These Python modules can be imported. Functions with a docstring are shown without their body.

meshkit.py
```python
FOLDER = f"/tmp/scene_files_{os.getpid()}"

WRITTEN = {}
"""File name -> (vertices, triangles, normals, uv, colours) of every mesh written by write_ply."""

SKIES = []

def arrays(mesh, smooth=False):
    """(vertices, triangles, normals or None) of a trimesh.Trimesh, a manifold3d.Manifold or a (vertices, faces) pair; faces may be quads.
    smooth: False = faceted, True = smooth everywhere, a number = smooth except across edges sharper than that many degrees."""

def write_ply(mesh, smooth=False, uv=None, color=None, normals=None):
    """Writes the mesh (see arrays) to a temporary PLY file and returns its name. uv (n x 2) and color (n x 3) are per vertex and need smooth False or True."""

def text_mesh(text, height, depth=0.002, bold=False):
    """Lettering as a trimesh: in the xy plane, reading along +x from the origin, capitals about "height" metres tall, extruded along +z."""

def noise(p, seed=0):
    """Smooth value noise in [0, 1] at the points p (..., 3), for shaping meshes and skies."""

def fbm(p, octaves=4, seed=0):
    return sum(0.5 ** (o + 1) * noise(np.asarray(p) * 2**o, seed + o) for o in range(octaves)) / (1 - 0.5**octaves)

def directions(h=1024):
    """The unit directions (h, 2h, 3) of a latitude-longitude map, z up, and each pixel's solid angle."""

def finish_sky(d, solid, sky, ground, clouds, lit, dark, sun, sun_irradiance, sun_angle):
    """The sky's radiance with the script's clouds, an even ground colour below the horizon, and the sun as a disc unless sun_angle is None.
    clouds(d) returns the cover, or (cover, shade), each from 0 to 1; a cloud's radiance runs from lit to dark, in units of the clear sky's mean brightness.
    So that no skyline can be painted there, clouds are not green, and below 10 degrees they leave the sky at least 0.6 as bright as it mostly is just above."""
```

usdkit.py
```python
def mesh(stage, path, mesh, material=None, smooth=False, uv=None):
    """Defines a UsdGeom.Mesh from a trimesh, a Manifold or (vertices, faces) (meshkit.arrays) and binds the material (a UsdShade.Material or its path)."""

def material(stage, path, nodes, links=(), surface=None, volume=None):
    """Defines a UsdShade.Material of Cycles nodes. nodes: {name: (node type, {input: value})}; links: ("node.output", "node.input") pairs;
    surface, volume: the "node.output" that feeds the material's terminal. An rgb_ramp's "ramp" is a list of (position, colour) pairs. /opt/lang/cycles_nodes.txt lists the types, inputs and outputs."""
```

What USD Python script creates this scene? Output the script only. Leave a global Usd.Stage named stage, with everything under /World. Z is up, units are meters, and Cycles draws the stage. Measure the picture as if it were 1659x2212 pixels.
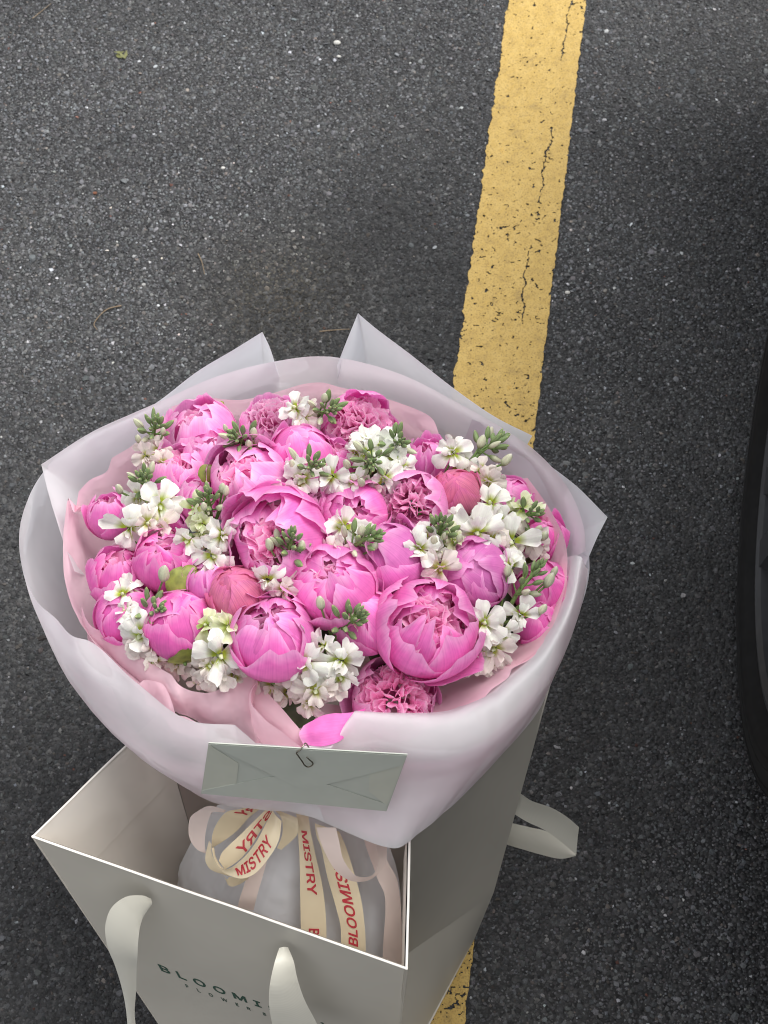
import math, random
import numpy as np, trimesh, usdkit, meshkit
from pxr import Usd, UsdGeom, UsdShade, UsdLux, Sdf, Gf

stage = Usd.Stage.CreateInMemory()
UsdGeom.SetStageUpAxis(stage, UsdGeom.Tokens.z)
UsdGeom.SetStageMetersPerUnit(stage, 1.0)
UsdGeom.Xform.Define(stage, '/World')
UsdGeom.Scope.Define(stage, '/World/Looks')

# ------------------------------------------------------------------ camera
TH, FPX, CX, CY, CAMH = math.radians(28), 3543., 829.5, 1106., 1.7
_f = np.array([0, math.sin(TH), -math.cos(TH)]); _r = np.array([1., 0, 0]); _u = np.array([0, math.cos(TH), math.sin(TH)])
_s = .0223; _c = math.sqrt(1 - _s * _s)
RT, UP, FW = _r * _c + _u * _s, _u * _c - _r * _s, _f
EYE = np.array([0, 0, CAMH])
EXPOSURE = 1.36
SKY, SUN = 0.08, 0.40
SUN_EL, SUN_DIR = math.radians(60), np.array([.66, .50])
cam = UsdGeom.Camera.Define(stage, '/World/camera')
cam.CreateHorizontalApertureAttr(27.0); cam.CreateVerticalApertureAttr(36.0)
cam.CreateFocalLengthAttr(27.0 * FPX / 1659)
cam.CreateFStopAttr(18.0); cam.CreateFocusDistanceAttr(1.36)
cam.CreateExposureAttr(EXPOSURE)
cam.CreateClippingRangeAttr(Gf.Vec2f(.01, 1000))
M = np.eye(4); M[0, :3], M[1, :3], M[2, :3], M[3, :3] = RT, UP, -FW, EYE
cam.AddTransformOp().Set(Gf.Matrix4d(*M.ravel().tolist()))

# ------------------------------------------------------------------ sky and sun (bright overcast)
sd = SUN_DIR / np.linalg.norm(SUN_DIR)
sv = np.array([sd[0] * math.cos(SUN_EL), sd[1] * math.cos(SUN_EL), math.sin(SUN_EL)])
skym = usdkit.material(stage, '/World/Looks/sky', {
    'sky': ('sky_texture', {'sky_type': 'single_scattering', 'sun_disc': False, 'sun_elevation': SUN_EL, 'sun_rotation': math.atan2(sv[0], sv[1])}),
    'tc': ('texture_coordinate', {}),
    'n': ('noise_texture', {'scale': 1.6, 'detail': 5.0}),
    'cl': ('rgb_ramp', {'ramp': [(.3, (3.9, 3.9, 3.95)), (.7, (5.2, 5.18, 5.2))]}),
    'sz': ('separate_xyz', {}), 'cie': ('map_range', {'from_min': 0, 'from_max': 1, 'to_min': .42, 'to_max': 1.26, 'clamp': True}), 'cm': ('mix', {'mix_type': 'multiply', 'fac': 1.0}),   # an overcast sky is about three times brighter overhead than at the horizon
    'mx': ('mix', {'fac': .92}),
    'bg': ('background_shader', {'strength': SKY})},
    [('tc.generated', 'n.vector'), ('n.fac', 'cl.fac'), ('sky.color', 'mx.color1'), ('tc.generated', 'sz.vector'), ('sz.z', 'cie.value'), ('cl.color', 'cm.color1'), ('cie.result', 'cm.color2'), ('cm.color', 'mx.color2'), ('mx.color', 'bg.color')], surface='bg.background')
dome = UsdLux.DomeLight.Define(stage, '/World/sky')
UsdShade.MaterialBindingAPI.Apply(dome.GetPrim()).Bind(skym)
dome.GetPrim().SetCustomDataByKey('kind', 'structure')
sun = UsdLux.DistantLight.Define(stage, '/World/sun')
sun.CreateIntensityAttr(SUN); sun.CreateAngleAttr(46.0); sun.CreateNormalizeAttr(True); sun.CreateColorAttr(Gf.Vec3f(1, .975, .94))
zz = sv; xx = np.cross([0, 0, 1], zz); xx /= np.linalg.norm(xx); yy = np.cross(zz, xx)
SM = np.eye(4); SM[0, :3], SM[1, :3], SM[2, :3] = xx, yy, zz
sun.AddTransformOp().Set(Gf.Matrix4d(*SM.ravel().tolist()))

# ------------------------------------------------------------------ helpers
V = lambda *a: np.array(a, float)
norm = lambda a: a / (np.linalg.norm(a, axis=-1, keepdims=True) + 1e-12)

def ray(px, py):
    return FW * FPX + RT * (px - CX) + UP * (CY - py)

def at(px, py, z):
    """the point of height z seen at a place of the photograph (measured on a 1659 x 2212 copy)"""
    d = ray(px, py)
    return EYE + d * ((z - CAMH) / d[2])

O = V(-.06, .615, .50); TILT = math.radians(12)                      # the bouquet leans back in its bag
N3 = V(0, math.sin(TILT), math.cos(TILT)); E1 = V(1, 0, 0); E2 = np.cross(N3, E1)

def hp(px, py, h):
    d = ray(px, py)
    return EYE + d * (((O + N3 * h - EYE) @ N3) / (d @ N3))

def dome_h(p):
    a, b = (p - O) @ E1 / .235, (p - O) @ E2 / .2
    return .058 - .085 * (a * a + b * b)

def domept(px, py, dh=0):
    h = 0.
    for _ in range(12):
        p = hp(px, py, h + dh); h = dome_h(p)
    return p

_names = {}
def path_for(name, parent):
    base = ('/World/' if parent is None else str(parent.GetPath()) + '/') + name
    k = _names.get(base, 0); _names[base] = k + 1
    return base if k == 0 else f'{base}_{k:03d}'

def tag(o, label=None, cat=None, group=None, kind=None):
    p = o.GetPrim() if hasattr(o, 'GetPrim') else o
    for k, v in (('label', label), ('category', cat), ('group', group), ('kind', kind)):
        if v: p.SetCustomDataByKey(k, v)
    return p

def obj(name, mesh, mat, parent=None, smooth=False, uv=None, label=None, cat=None, group=None, kind=None):
    m = usdkit.mesh(stage, path_for(name, parent), mesh, mat, smooth=smooth, uv=uv)
    return tag(m, label, cat, group, kind)

def thing(name, label, cat, group=None):
    return tag(UsdGeom.Xform.Define(stage, path_for(name, None)), label, cat, group)

def cat_rom(P, n, closed=False, t=None):
    """n points along a Catmull-Rom curve through P, spread by arc length"""
    P = np.asarray(P, float)
    if len(P) == 2:
        s = np.linspace(0, 1, n)[:, None]; return P[0] * (1 - s) + P[1] * s
    Q = np.vstack([2 * P[0] - P[1], P, 2 * P[-1] - P[-2]])
    d = np.r_[0, np.cumsum(np.linalg.norm(np.diff(P, axis=0), axis=1) ** .7)]
    s = (np.linspace(0, 1, n) if t is None else t) * d[-1]
    k = np.clip(np.searchsorted(d, s, 'right') - 1, 0, len(P) - 2)
    u = ((s - d[k]) / np.maximum(d[k + 1] - d[k], 1e-9))[:, None]
    p0, p1, p2, p3 = Q[k], Q[k + 1], Q[k + 2], Q[k + 3]
    L = np.maximum(d[k + 1] - d[k], 1e-9)[:, None]
    dd = lambda a, b: np.maximum(np.linalg.norm(b - a, axis=1) ** .7, 1e-6)[:, None]
    m1 = L * ((p1 - p0) / dd(p0, p1) - (p2 - p0) / (dd(p0, p1) + dd(p1, p2)) + (p2 - p1) / dd(p1, p2))
    m2 = L * ((p2 - p1) / dd(p1, p2) - (p3 - p1) / (dd(p1, p2) + dd(p2, p3)) + (p3 - p2) / dd(p2, p3))
    return (2 * u**3 - 3 * u**2 + 1) * p1 + (u**3 - 2 * u**2 + u) * m1 + (-2 * u**3 + 3 * u**2) * p2 + (u**3 - u**2) * m2

def corners(P, flags, n):
    """a curve with sharp corners at the flagged points"""
    idx = [0] + [i for i in range(1, len(P) - 1) if flags[i]] + [len(P) - 1]
    lens = [sum(np.linalg.norm(np.diff(P[a:b + 1], axis=0), axis=1)) for a, b in zip(idx, idx[1:])]
    tot = sum(lens); out = []; left = n
    counts = [max(2, int(round(n * l / tot))) for l in lens]
    counts[int(np.argmax(counts))] += n - sum(counts) + (len(counts) - 1)
    for (a, b), c in zip(zip(idx, idx[1:]), counts):
        seg = cat_rom(P[a:b + 1], c)
        out.append(seg if not out else seg[1:])
    return np.vstack(out)[:n]

def grid_faces(nu, nv, flip=False):
    i = np.arange(nu * nv).reshape(nv, nu)
    a, b, c, d = i[:-1, :-1].ravel(), i[:-1, 1:].ravel(), i[1:, 1:].ravel(), i[1:, :-1].ravel()
    f = np.vstack([np.c_[a, b, c], np.c_[a, c, d]])
    return f[:, ::-1] if flip else f

def grid_uv(nu, nv):
    v, u = np.meshgrid(np.linspace(0, 1, nv), np.linspace(0, 1, nu), indexing='ij')
    return np.c_[u.ravel(), v.ravel()]

def grid_normals(G):
    du = np.gradient(G, axis=1); dv = np.gradient(G, axis=0)
    return norm(np.cross(du, dv))

def sheet_grid(rows, nu=90, nv=24, crumple=0., scale=18., seed=0, edge=0.3):
    """a sheet of paper through rows of points (each (x, y, z) or with a 4th value 1 for a sharp corner)"""
    R_ = []
    for r in rows:
        r = np.array([list(p) + [0] * (4 - len(p)) for p in r], float)
        R_.append(corners(r[:, :3], r[:, 3] > 0, nu))
    R_ = np.array(R_)
    G = np.stack([cat_rom(R_[:, k], nv) for k in range(nu)], 1)
    if crumple:
        n = grid_normals(G)
        f = meshkit.fbm(G.reshape(-1, 3) * scale, 4, seed).reshape(nv, nu) - .5
        g = np.abs(meshkit.fbm(G.reshape(-1, 3) * scale * 1.7 + 7, 3, seed + 5).reshape(nv, nu) - .5)
        w = edge + (1 - edge) * np.minimum(1, np.linspace(0, 5, nv))[:, None]
        G = G + n * ((f * 1.6 - g * 1.8) * crumple * w)[..., None]
    return G

def put_grid(name, G, mat, parent=None, **kw):
    nv, nu = G.shape[:2]
    return obj(name, (G.reshape(-1, 3), grid_faces(nu, nv)), mat, parent, smooth=True, uv=grid_uv(nu, nv), **kw)

def tube(pts, r, n=8, caps=True):
    """a tube through pts, r a number or one per point"""
    P = np.asarray(pts, float); r = np.broadcast_to(r, len(P))
    t = norm(np.gradient(P, axis=0)); a = np.cross(t[0], [0, 0, 1.]);
    if np.linalg.norm(a) < .1: a = np.cross(t[0], [0, 1., 0])
    a = norm(a); V_ = []
    ang = np.linspace(0, 2 * np.pi, n, endpoint=False)
    for k in range(len(P)):
        a = norm(a - t[k] * (a @ t[k])); b = np.cross(t[k], a)
        V_.append(P[k] + r[k] * (np.cos(ang)[:, None] * a + np.sin(ang)[:, None] * b))
    V_ = np.vstack(V_); F = []
    for k in range(len(P) - 1):
        for j in range(n):
            q = [k * n + j, k * n + (j + 1) % n, (k + 1) * n + (j + 1) % n, (k + 1) * n + j]
            F += [[q[0], q[1], q[2]], [q[0], q[2], q[3]]]
    if caps:
        V_ = np.vstack([V_, P[:1], P[-1:]]); m = len(V_)
        for j in range(n):
            F.append([m - 2, (j + 1) % n, j]); F.append([m - 1, (len(P) - 1) * n + j, (len(P) - 1) * n + (j + 1) % n])
    return V_, np.array(F)

def join(parts):
    v, f, o = [], [], 0
    for a, b in parts:
        v.append(a); f.append(np.asarray(b) + o); o += len(a)
    return np.vstack(v), np.vstack(f)

# ------------------------------------------------------------------ materials
def mat(name, nodes, links, surface='p.BSDF'):
    return usdkit.material(stage, '/World/Looks/' + name, nodes, links, surface=surface)

def plain(name, col, rough=.5, noise=0.06, nscale=60., bump=0., bscale=400., **kw):
    lo, hi = [c * (1 - noise) for c in col], [min(1, c * (1 + noise)) for c in col]
    nodes = {'g': ('geometry', {}), 'n': ('noise_texture', {'scale': nscale, 'detail': 4.0}), 'r': ('rgb_ramp', {'ramp': [(.3, lo), (.7, hi)]}),
             'p': ('principled_bsdf', {'roughness': rough, **kw})}
    links = [('g.position', 'n.vector'), ('n.fac', 'r.fac'), ('r.color', 'p.base_color')]
    if bump:
        nodes['bn'] = ('noise_texture', {'scale': bscale, 'detail': 3.0}); nodes['b'] = ('bump', {'strength': bump, 'distance': .001})
        links += [('g.position', 'bn.vector'), ('bn.fac', 'b.height'), ('b.normal', 'p.normal')]
    return mat(name, nodes, links)

def petal_mat(name, base, mid, tip, trans=.38, vein=.07, rough=.5, stops=(0, .35, .86, 1)):
    return mat(name, {
        'tc': ('texture_coordinate', {}), 'sx': ('separate_xyz', {}),
        'r': ('rgb_ramp', {'ramp': [(stops[0], base), (stops[1], mid), (stops[2], mid), (stops[3], tip)]}),
        'mp': ('mapping', {'scale': (46, 1.3, 1)}), 'n': ('noise_texture', {'scale': 1.0, 'detail': 3.0}),
        'vr': ('rgb_ramp', {'ramp': [(.3, (1 - vein, 1 - vein * 1.5, 1 - vein)), (.62, (1.06, 1.12, 1.06))]}),
        'oi': ('object_info', {}), 'or': ('map_range', {'from_min': 0, 'from_max': 1, 'to_min': .88, 'to_max': 1.1}),
        'g': ('geometry', {}), 'bn': ('noise_texture', {'scale': 130.0, 'detail': 3.0}), 'rn': ('rgb_ramp', {'ramp': [(.25, (.9, .84, .9)), (.7, (1.04, 1.06, 1.04))]}),
        'm1': ('mix', {'mix_type': 'multiply', 'fac': 1.0}), 'm2': ('mix', {'mix_type': 'multiply', 'fac': 1.0}), 'h': ('hsv', {}),
        'b': ('bump', {'strength': .35, 'distance': .0006}),
        'p': ('principled_bsdf', {'roughness': rough, 'sheen_weight': .15, 'specular_ior_level': .3}), 't': ('translucent_bsdf', {}), 'mc': ('mix_closure', {'fac': trans})},
        [('tc.UV', 'sx.vector'), ('sx.y', 'r.fac'), ('tc.UV', 'mp.vector'), ('mp.vector', 'n.vector'), ('n.fac', 'vr.fac'),
         ('r.color', 'm1.color1'), ('vr.color', 'm1.color2'), ('g.position', 'bn.vector'), ('bn.fac', 'rn.fac'), ('m1.color', 'm2.color1'), ('rn.color', 'm2.color2'),
         ('oi.random', 'or.value'), ('or.result', 'h.value'), ('m2.color', 'h.color'), ('h.color', 'p.base_color'), ('h.color', 't.color'),
         ('n.fac', 'b.height'), ('b.normal', 'p.normal'), ('p.BSDF', 'mc.closure1'), ('t.BSDF', 'mc.closure2')], surface='mc.closure')

def paper_mat(name, col, trans=.35, rough=.4, noise=.04, bump=.15, bscale=30., spec=.4, clear=0.):
    return mat(name, {'tr': ('transparent_bsdf', {}), 'mt': ('mix_closure', {'fac': clear}),
        'g': ('geometry', {}), 'n': ('noise_texture', {'scale': 25.0, 'detail': 4.0}), 'r': ('rgb_ramp', {'ramp': [(.3, [c * (1 - noise) for c in col]), (.7, [min(1, c * (1 + noise)) for c in col])]}),
        'bn': ('noise_texture', {'scale': bscale, 'detail': 5.0}), 'b': ('bump', {'strength': bump, 'distance': .004}),
        'p': ('principled_bsdf', {'roughness': rough, 'specular_ior_level': spec}), 't': ('translucent_bsdf', {}), 'mc': ('mix_closure', {'fac': trans})},
        [('g.position', 'n.vector'), ('n.fac', 'r.fac'), ('r.color', 'p.base_color'), ('r.color', 't.color'), ('g.position', 'bn.vector'), ('bn.fac', 'b.height'), ('b.normal', 'p.normal'),
         ('p.BSDF', 'mc.closure1'), ('t.BSDF', 'mc.closure2'), ('mc.closure', 'mt.closure1'), ('tr.BSDF', 'mt.closure2')], surface='mt.closure')

PINKS = [petal_mat('peony_pink', (.82, .13, .46), (.92, .235, .65), (.96, .48, .79)),
         petal_mat('peony_magenta', (.78, .09, .40), (.88, .17, .57), (.94, .40, .72)),
         petal_mat('peony_light', (.88, .24, .57), (.95, .36, .73), (.97, .58, .83)),
         petal_mat('peony_mauve', (.76, .15, .52), (.84, .24, .64), (.92, .44, .76))]
CORE = petal_mat('peony_core', (.95, .40, .67), (.98, .55, .79), (.99, .75, .88), trans=.55, vein=.06)
CORAL = petal_mat('peony_coral', (.80, .50, .25), (.84, .24, .42), (.86, .24, .50), vein=.2)
WHITE = petal_mat('stock_white', (.38, .46, .04), (.88, .87, .82), (.90, .89, .86), trans=.3, vein=.05, stops=(.14, .46, .86, 1))
BLUSH = petal_mat('stock_blush', (.42, .44, .08), (.86, .78, .73), (.86, .79, .75), trans=.3, vein=.06, stops=(.14, .46, .86, 1))
CREAM = petal_mat('stock_greenish', (.42, .52, .08), (.74, .78, .50), (.86, .87, .72), trans=.3, vein=.05, stops=(.14, .5, .8, 1))
BUDG = petal_mat('stock_bud_green', (.19, .31, .08), (.24, .36, .14), (.58, .68, .24), trans=.1, vein=.45)
BUDW = petal_mat('stock_bud_white', (.22, .30, .09), (.66, .68, .48), (.82, .80, .72), trans=.15, vein=.2)
STEMG = plain('stem_green', (.15, .24, .07), .5, .25, 300)
SEPAL = plain('sepal_olive', (.20, .22, .04), .4, .35, 160)
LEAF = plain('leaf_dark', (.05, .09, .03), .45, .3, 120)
FILM = paper_mat('frosted_wrap', (.88, .88, .90), trans=.44, rough=.42, bump=.06, bscale=14, clear=.13)
FILM2 = paper_mat('frosted_wrap_cool', (.82, .84, .87), trans=.38, rough=.30, bump=.06, bscale=14, clear=.06)
TISSUE = paper_mat('pink_tissue', (.96, .685, .765), trans=.48, rough=.7, bump=.35, bscale=45, spec=.15)
STEMWRAP = paper_mat('white_stem_tissue', (.76, .77, .80), trans=.3, rough=.5, bump=.4, bscale=20, spec=.3)
CARD = plain('bag_card', (.55, .52, .455), .45, .03, 14, bump=.06, bscale=700)
CARDEDGE = plain('bag_card_edge', (.86, .83, .77), .5, .02, 30)
ENV = plain('envelope_paper', (.50, .53, .475), .4, .03, 50, bump=.08, bscale=700)
ENV2 = plain('envelope_flap', (.53, .545, .47), .4, .03, 50, bump=.08, bscale=700)
LINING = plain('bag_lining', (.80, .755, .69), .55, .02, 30, bump=.05, bscale=900)
GREENINK = plain('green_ink', (.03, .07, .05), .5, .1, 200)
REDINK = plain('red_ink', (.48, .035, .05), .5, .1, 200)
STEEL = plain('clip_steel', (.30, .27, .22), .25, .1, 200, metallic=1.0)
PINKRIB = paper_mat('pink_satin', (.74, .62, .57), trans=.2, rough=.35, bump=.05)
CREAMRIB = paper_mat('cream_satin', (.78, .67, .47), trans=.15, rough=.38, bump=.05)
GROS = mat('grosgrain_ivory', {
    'tc': ('texture_coordinate', {}), 'w': ('wave_texture', {'wave_type': 'bands', 'bands_direction': 'x', 'scale': 30.0}), 'b': ('bump', {'strength': .12, 'distance': .0008}),
    'r': ('rgb_ramp', {'ramp': [(0, (.70, .68, .585)), (1, (.76, .74, .65))]}), 'p': ('principled_bsdf', {'roughness': .45, 'sheen_weight': .2})},
    [('tc.UV', 'w.vector'), ('w.fac', 'b.height'), ('w.fac', 'r.fac'), ('r.color', 'p.base_color'), ('b.normal', 'p.normal')])
RUBBER = plain('tyre_rubber', (.008, .008, .0085), .75, .25, 90, bump=.15, bscale=300, specular_ior_level=.25)
ALLOY = plain('dark_alloy', (.07, .072, .078), .4, .08, 60, metallic=.7)
BLACKP = plain('black_plastic', (.015, .015, .016), .5, .1, 50)
CARPAINT = plain('black_car_paint', (.012, .012, .014), .25, .05, 10, coat_weight=.6)
GLASS = plain('dark_car_glass', (.01, .012, .013), .05, .02, 10)
CHROME = plain('brake_disc', (.35, .35, .35), .35, .1, 100, metallic=1.0)

# ------------------------------------------------------------------ ground
def line_x(side, y):                                                  # the painted line, edges straight on the ground
    return (.1590 + (y - 1.72515) * .1215) if side == 0 else (.2687 + (y - 1.72847) * .1255)

asphalt = mat('asphalt', {
    'g': ('geometry', {}), 'v': ('voronoi_texture', {'feature': 'f1', 'scale': 210.0}), 'bw': ('rgb_to_bw', {}),
    'r': ('rgb_ramp', {'ramp': [(0, (.017, .017, .0185)), (.55, (.035, .0355, .0372)), (.85, (.068, .0685, .071)), (.97, (.13, .13, .128)), (1, (.24, .24, .235))]}),
    'n': ('noise_texture', {'scale': 3.2, 'detail': 6.0}), 'nr': ('rgb_ramp', {'ramp': [(.35, (.8, .8, .81)), (.7, (1.35, 1.34, 1.3))]}),
    'm': ('mix', {'mix_type': 'multiply', 'fac': 1.0}), 'b': ('bump', {'strength': .9, 'distance': .004, 'invert': True}),
    'p': ('principled_bsdf', {'roughness': .72, 'specular_ior_level': .4})},
    [('g.position', 'v.vector'), ('v.color', 'bw.color'), ('bw.val', 'r.fac'), ('g.position', 'n.vector'), ('n.fac', 'nr.fac'), ('r.color', 'm.color1'), ('nr.color', 'm.color2'),
     ('m.color', 'p.base_color'), ('v.distance', 'b.height'), ('b.normal', 'p.normal')])
gx = np.r_[-40, -10, -3, np.linspace(-1.2, 1.2, 25), 3, 10, 40]; gy = np.r_[-40, -10, -2, np.linspace(-.4, 2.4, 29), 5, 12, 40]
GG = np.stack(list(np.meshgrid(gx, gy, indexing='xy')) + [np.full((len(gy), len(gx)), -.0003)], -1)
obj('ground', (GG.reshape(-1, 3), grid_faces(len(gx), len(gy))), asphalt, kind='structure')

rng = np.random.default_rng(7)
from pxr import Vt
def scatter(cell, med, sig, smax, seed):
    r = np.random.default_rng(seed)
    X, Y = np.meshgrid(np.arange(-.66, .66, cell), np.arange(.12, 1.95, cell))
    P = np.c_[(X + r.uniform(-.6, .6, X.shape) * cell).ravel(), (Y + r.uniform(-.6, .6, Y.shape) * cell).ravel()]
    ok = (P[:, 0] > -.33 - .215 * P[:, 1]) & (P[:, 0] < .39 + .13 * P[:, 1])
    ok &= ~((P[:, 0] > line_x(0, P[:, 1]) - .001) & (P[:, 0] < line_x(1, P[:, 1]) + .001))
    for (qa, qb, sd2) in (((1262, 1372), (1604, 1366), 1), ((1215, 560), (1290, 700), 2), ((960, 690), (1000, 660), 3)):   # hairline cracks between the stones
        a, b = at(*qa, 0)[:2], at(*qb, 0)[:2]; L_ = np.linalg.norm(b - a); dn = (b - a) / L_; t = (P - a) @ dn
        off = (P - a) @ np.array([-dn[1], dn[0]]) - (meshkit.fbm(np.c_[t * 28, t * 0 + sd2, t * 0], 4, 61) - .5) * .05
        ok &= ~((np.abs(off) < .0016) & (t > 0) & (t < L_))
    P = P[ok]; return P, np.clip(r.lognormal(math.log(med), sig, len(P)), .0007, smax)
octa_v = np.array([[1, 0, 0], [-1, 0, 0], [0, 1, 0], [0, -1, 0], [0, 0, 1], [0, 0, -1]], float)
octa_f = np.array([[0, 2, 4], [2, 1, 4], [1, 3, 4], [3, 0, 4], [2, 0, 5], [1, 2, 5], [3, 1, 5], [0, 3, 5]])[:4]
ico = trimesh.creation.icosphere(subdivisions=0)
VV, FF, CC, off_ = [], [], [], 0
for (cell, med, sig, smax, seed, iv, iff, lift) in ((.0034, .0016, .30, .0030, 1, octa_v, octa_f, -.0001), (.0105, .0024, .26, .0044, 2, np.array(ico.vertices), np.array(ico.faces), -.0003)):
    P, size = scatter(cell, med, sig, smax, seed); nst = len(P)
    wear = meshkit.fbm(np.c_[P * 2.6, np.zeros(nst)], 5, 3); wear = np.clip((wear - .36) * 3., 0, 1)
    for q, rad, amt in (((600, 220), .07, .5), ((385, 440), .05, .5), ((370, 760), .06, .5), ((1330, 560), .07, .4), ((1230, 640), .05, .5), ((1215, 960), .10, .5), ((60, 60), .18, .6), ((60, 800), .2, .3), ((1330, 1100), .12, .4)):
        c = at(*q, 0)[:2]; wear = np.clip(wear + amt * np.exp(-((P - c) ** 2).sum(1) / rad**2), 0, 1.2)
    sc = np.c_[size * rng.uniform(.8, 1.3, nst), size * rng.uniform(.75, 1.2, nst), size * rng.uniform(.35, .6, nst)]
    A = rng.uniform(0, 2 * np.pi, nst); B1, B2 = rng.normal(0, .3, nst), rng.normal(0, .3, nst)
    base = iv[None] * (1 + rng.uniform(-.25, .25, (nst, len(iv), 1))) * sc[:, None]
    ca, sa = np.cos(A)[:, None], np.sin(A)[:, None]
    bx_, by_, bz_ = base[..., 0], base[..., 1], base[..., 2]
    bz_ = bz_ + B1[:, None] * bx_ + B2[:, None] * by_
    SV = np.stack([bx_ * ca - by_ * sa + P[:, :1], bx_ * sa + by_ * ca + P[:, 1:], bz_ + rng.uniform(-.7, .3, nst)[:, None] * size[:, None] * .5 + lift], -1)
    tone = rng.random(nst)
    val = np.where(tone < .50, rng.uniform(.036, .062, nst), np.where(tone < .92, rng.uniform(.062, .11, nst), np.where(tone < .993, rng.uniform(.11, .17, nst), rng.uniform(.22, .42, nst))))
    val = val * (.66 + .85 * wear)
    tint = np.stack([.975 + rng.normal(.0, .035, nst), np.ones(nst), 1.05 + rng.normal(0, .035, nst)], 1)
    warm = rng.random(nst) < .04; tint[warm] *= [1.15, 1.0, .88]
    red = rng.random(nst) < .001; tint[red] *= [1.7, .8, .6]
    stain = np.exp(-((P - at(610, 640, 0)[:2]) ** 2).sum(1) / .09**2)[:, None]
    tint *= 1 + stain * np.array([.18, .05, -.16])
    CC.append(np.repeat(np.clip(val[:, None] * tint, .01, .8), len(iv), 0)); VV.append(SV.reshape(-1, 3))
    FF.append((iff[None] + (np.arange(nst) * len(iv))[:, None, None]).reshape(-1, 3) + off_); off_ += nst * len(iv)
stone = mat('aggregate', {'a': ('attribute', {'attribute': 'stone_color'}), 'g': ('geometry', {}), 'n': ('noise_texture', {'scale': 900.0, 'detail': 3.0}), 'r': ('rgb_ramp', {'ramp': [(.3, (.7, .7, .7)), (.7, (1.2, 1.2, 1.2))]}),
                          'm': ('mix', {'mix_type': 'multiply', 'fac': 1.0}), 'p': ('principled_bsdf', {'roughness': .65, 'specular_ior_level': .35})},
            [('g.position', 'n.vector'), ('n.fac', 'r.fac'), ('a.color', 'm.color1'), ('r.color', 'm.color2'), ('m.color', 'p.base_color')])
st = usdkit.mesh(stage, '/World/asphalt_stones', (np.vstack(VV), np.vstack(FF)), stone)
pv = UsdGeom.PrimvarsAPI(st).CreatePrimvar('stone_color', Sdf.ValueTypeNames.Color3fArray, 'vertex')
pv.Set(Vt.Vec3fArray.FromNumpy(np.vstack(CC).astype(np.float32)))
tag(st, 'small grey and black stones bedded all over the dark asphalt surface', 'gravel', kind='stuff')

# the yellow line: a worn skin of paint over the stones, with cracks and holes
stepp = .00135
ny, nx = int(1.72 / stepp), 84
yy_ = np.linspace(.16, 1.88, ny)
uu = np.linspace(0, 1, nx)
wob = lambda s, a: (meshkit.fbm(np.c_[yy_ * 120, np.full(ny, s), np.zeros(ny)], 3, 11) - .5) * a
L0, L1 = line_x(0, yy_) + wob(0., .0065), line_x(1, yy_) + wob(9., .0035)
LX = L0[:, None] * (1 - uu) + L1[:, None] * uu; LY = np.repeat(yy_[:, None], nx, 1)
pts = np.c_[LX.ravel(), LY.ravel(), np.zeros(nx * ny)]
bump_ = meshkit.fbm(pts * [240, 240, 1], 3, 4)
hz = .0014 + (bump_ - .5) * .0014
rows_ = np.stack([LX, LY, hz.reshape(ny, nx)], -1)
U_ = np.repeat(uu[None], ny, 0).ravel()
yv = LY.ravel()
age = np.clip(.25 + (1.25 - yv) * .9, .1, 1.0)                        # paint more worn nearer the bag
pits = meshkit.fbm(pts * [230, 380, 1] + 3, 3, 21)
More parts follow.
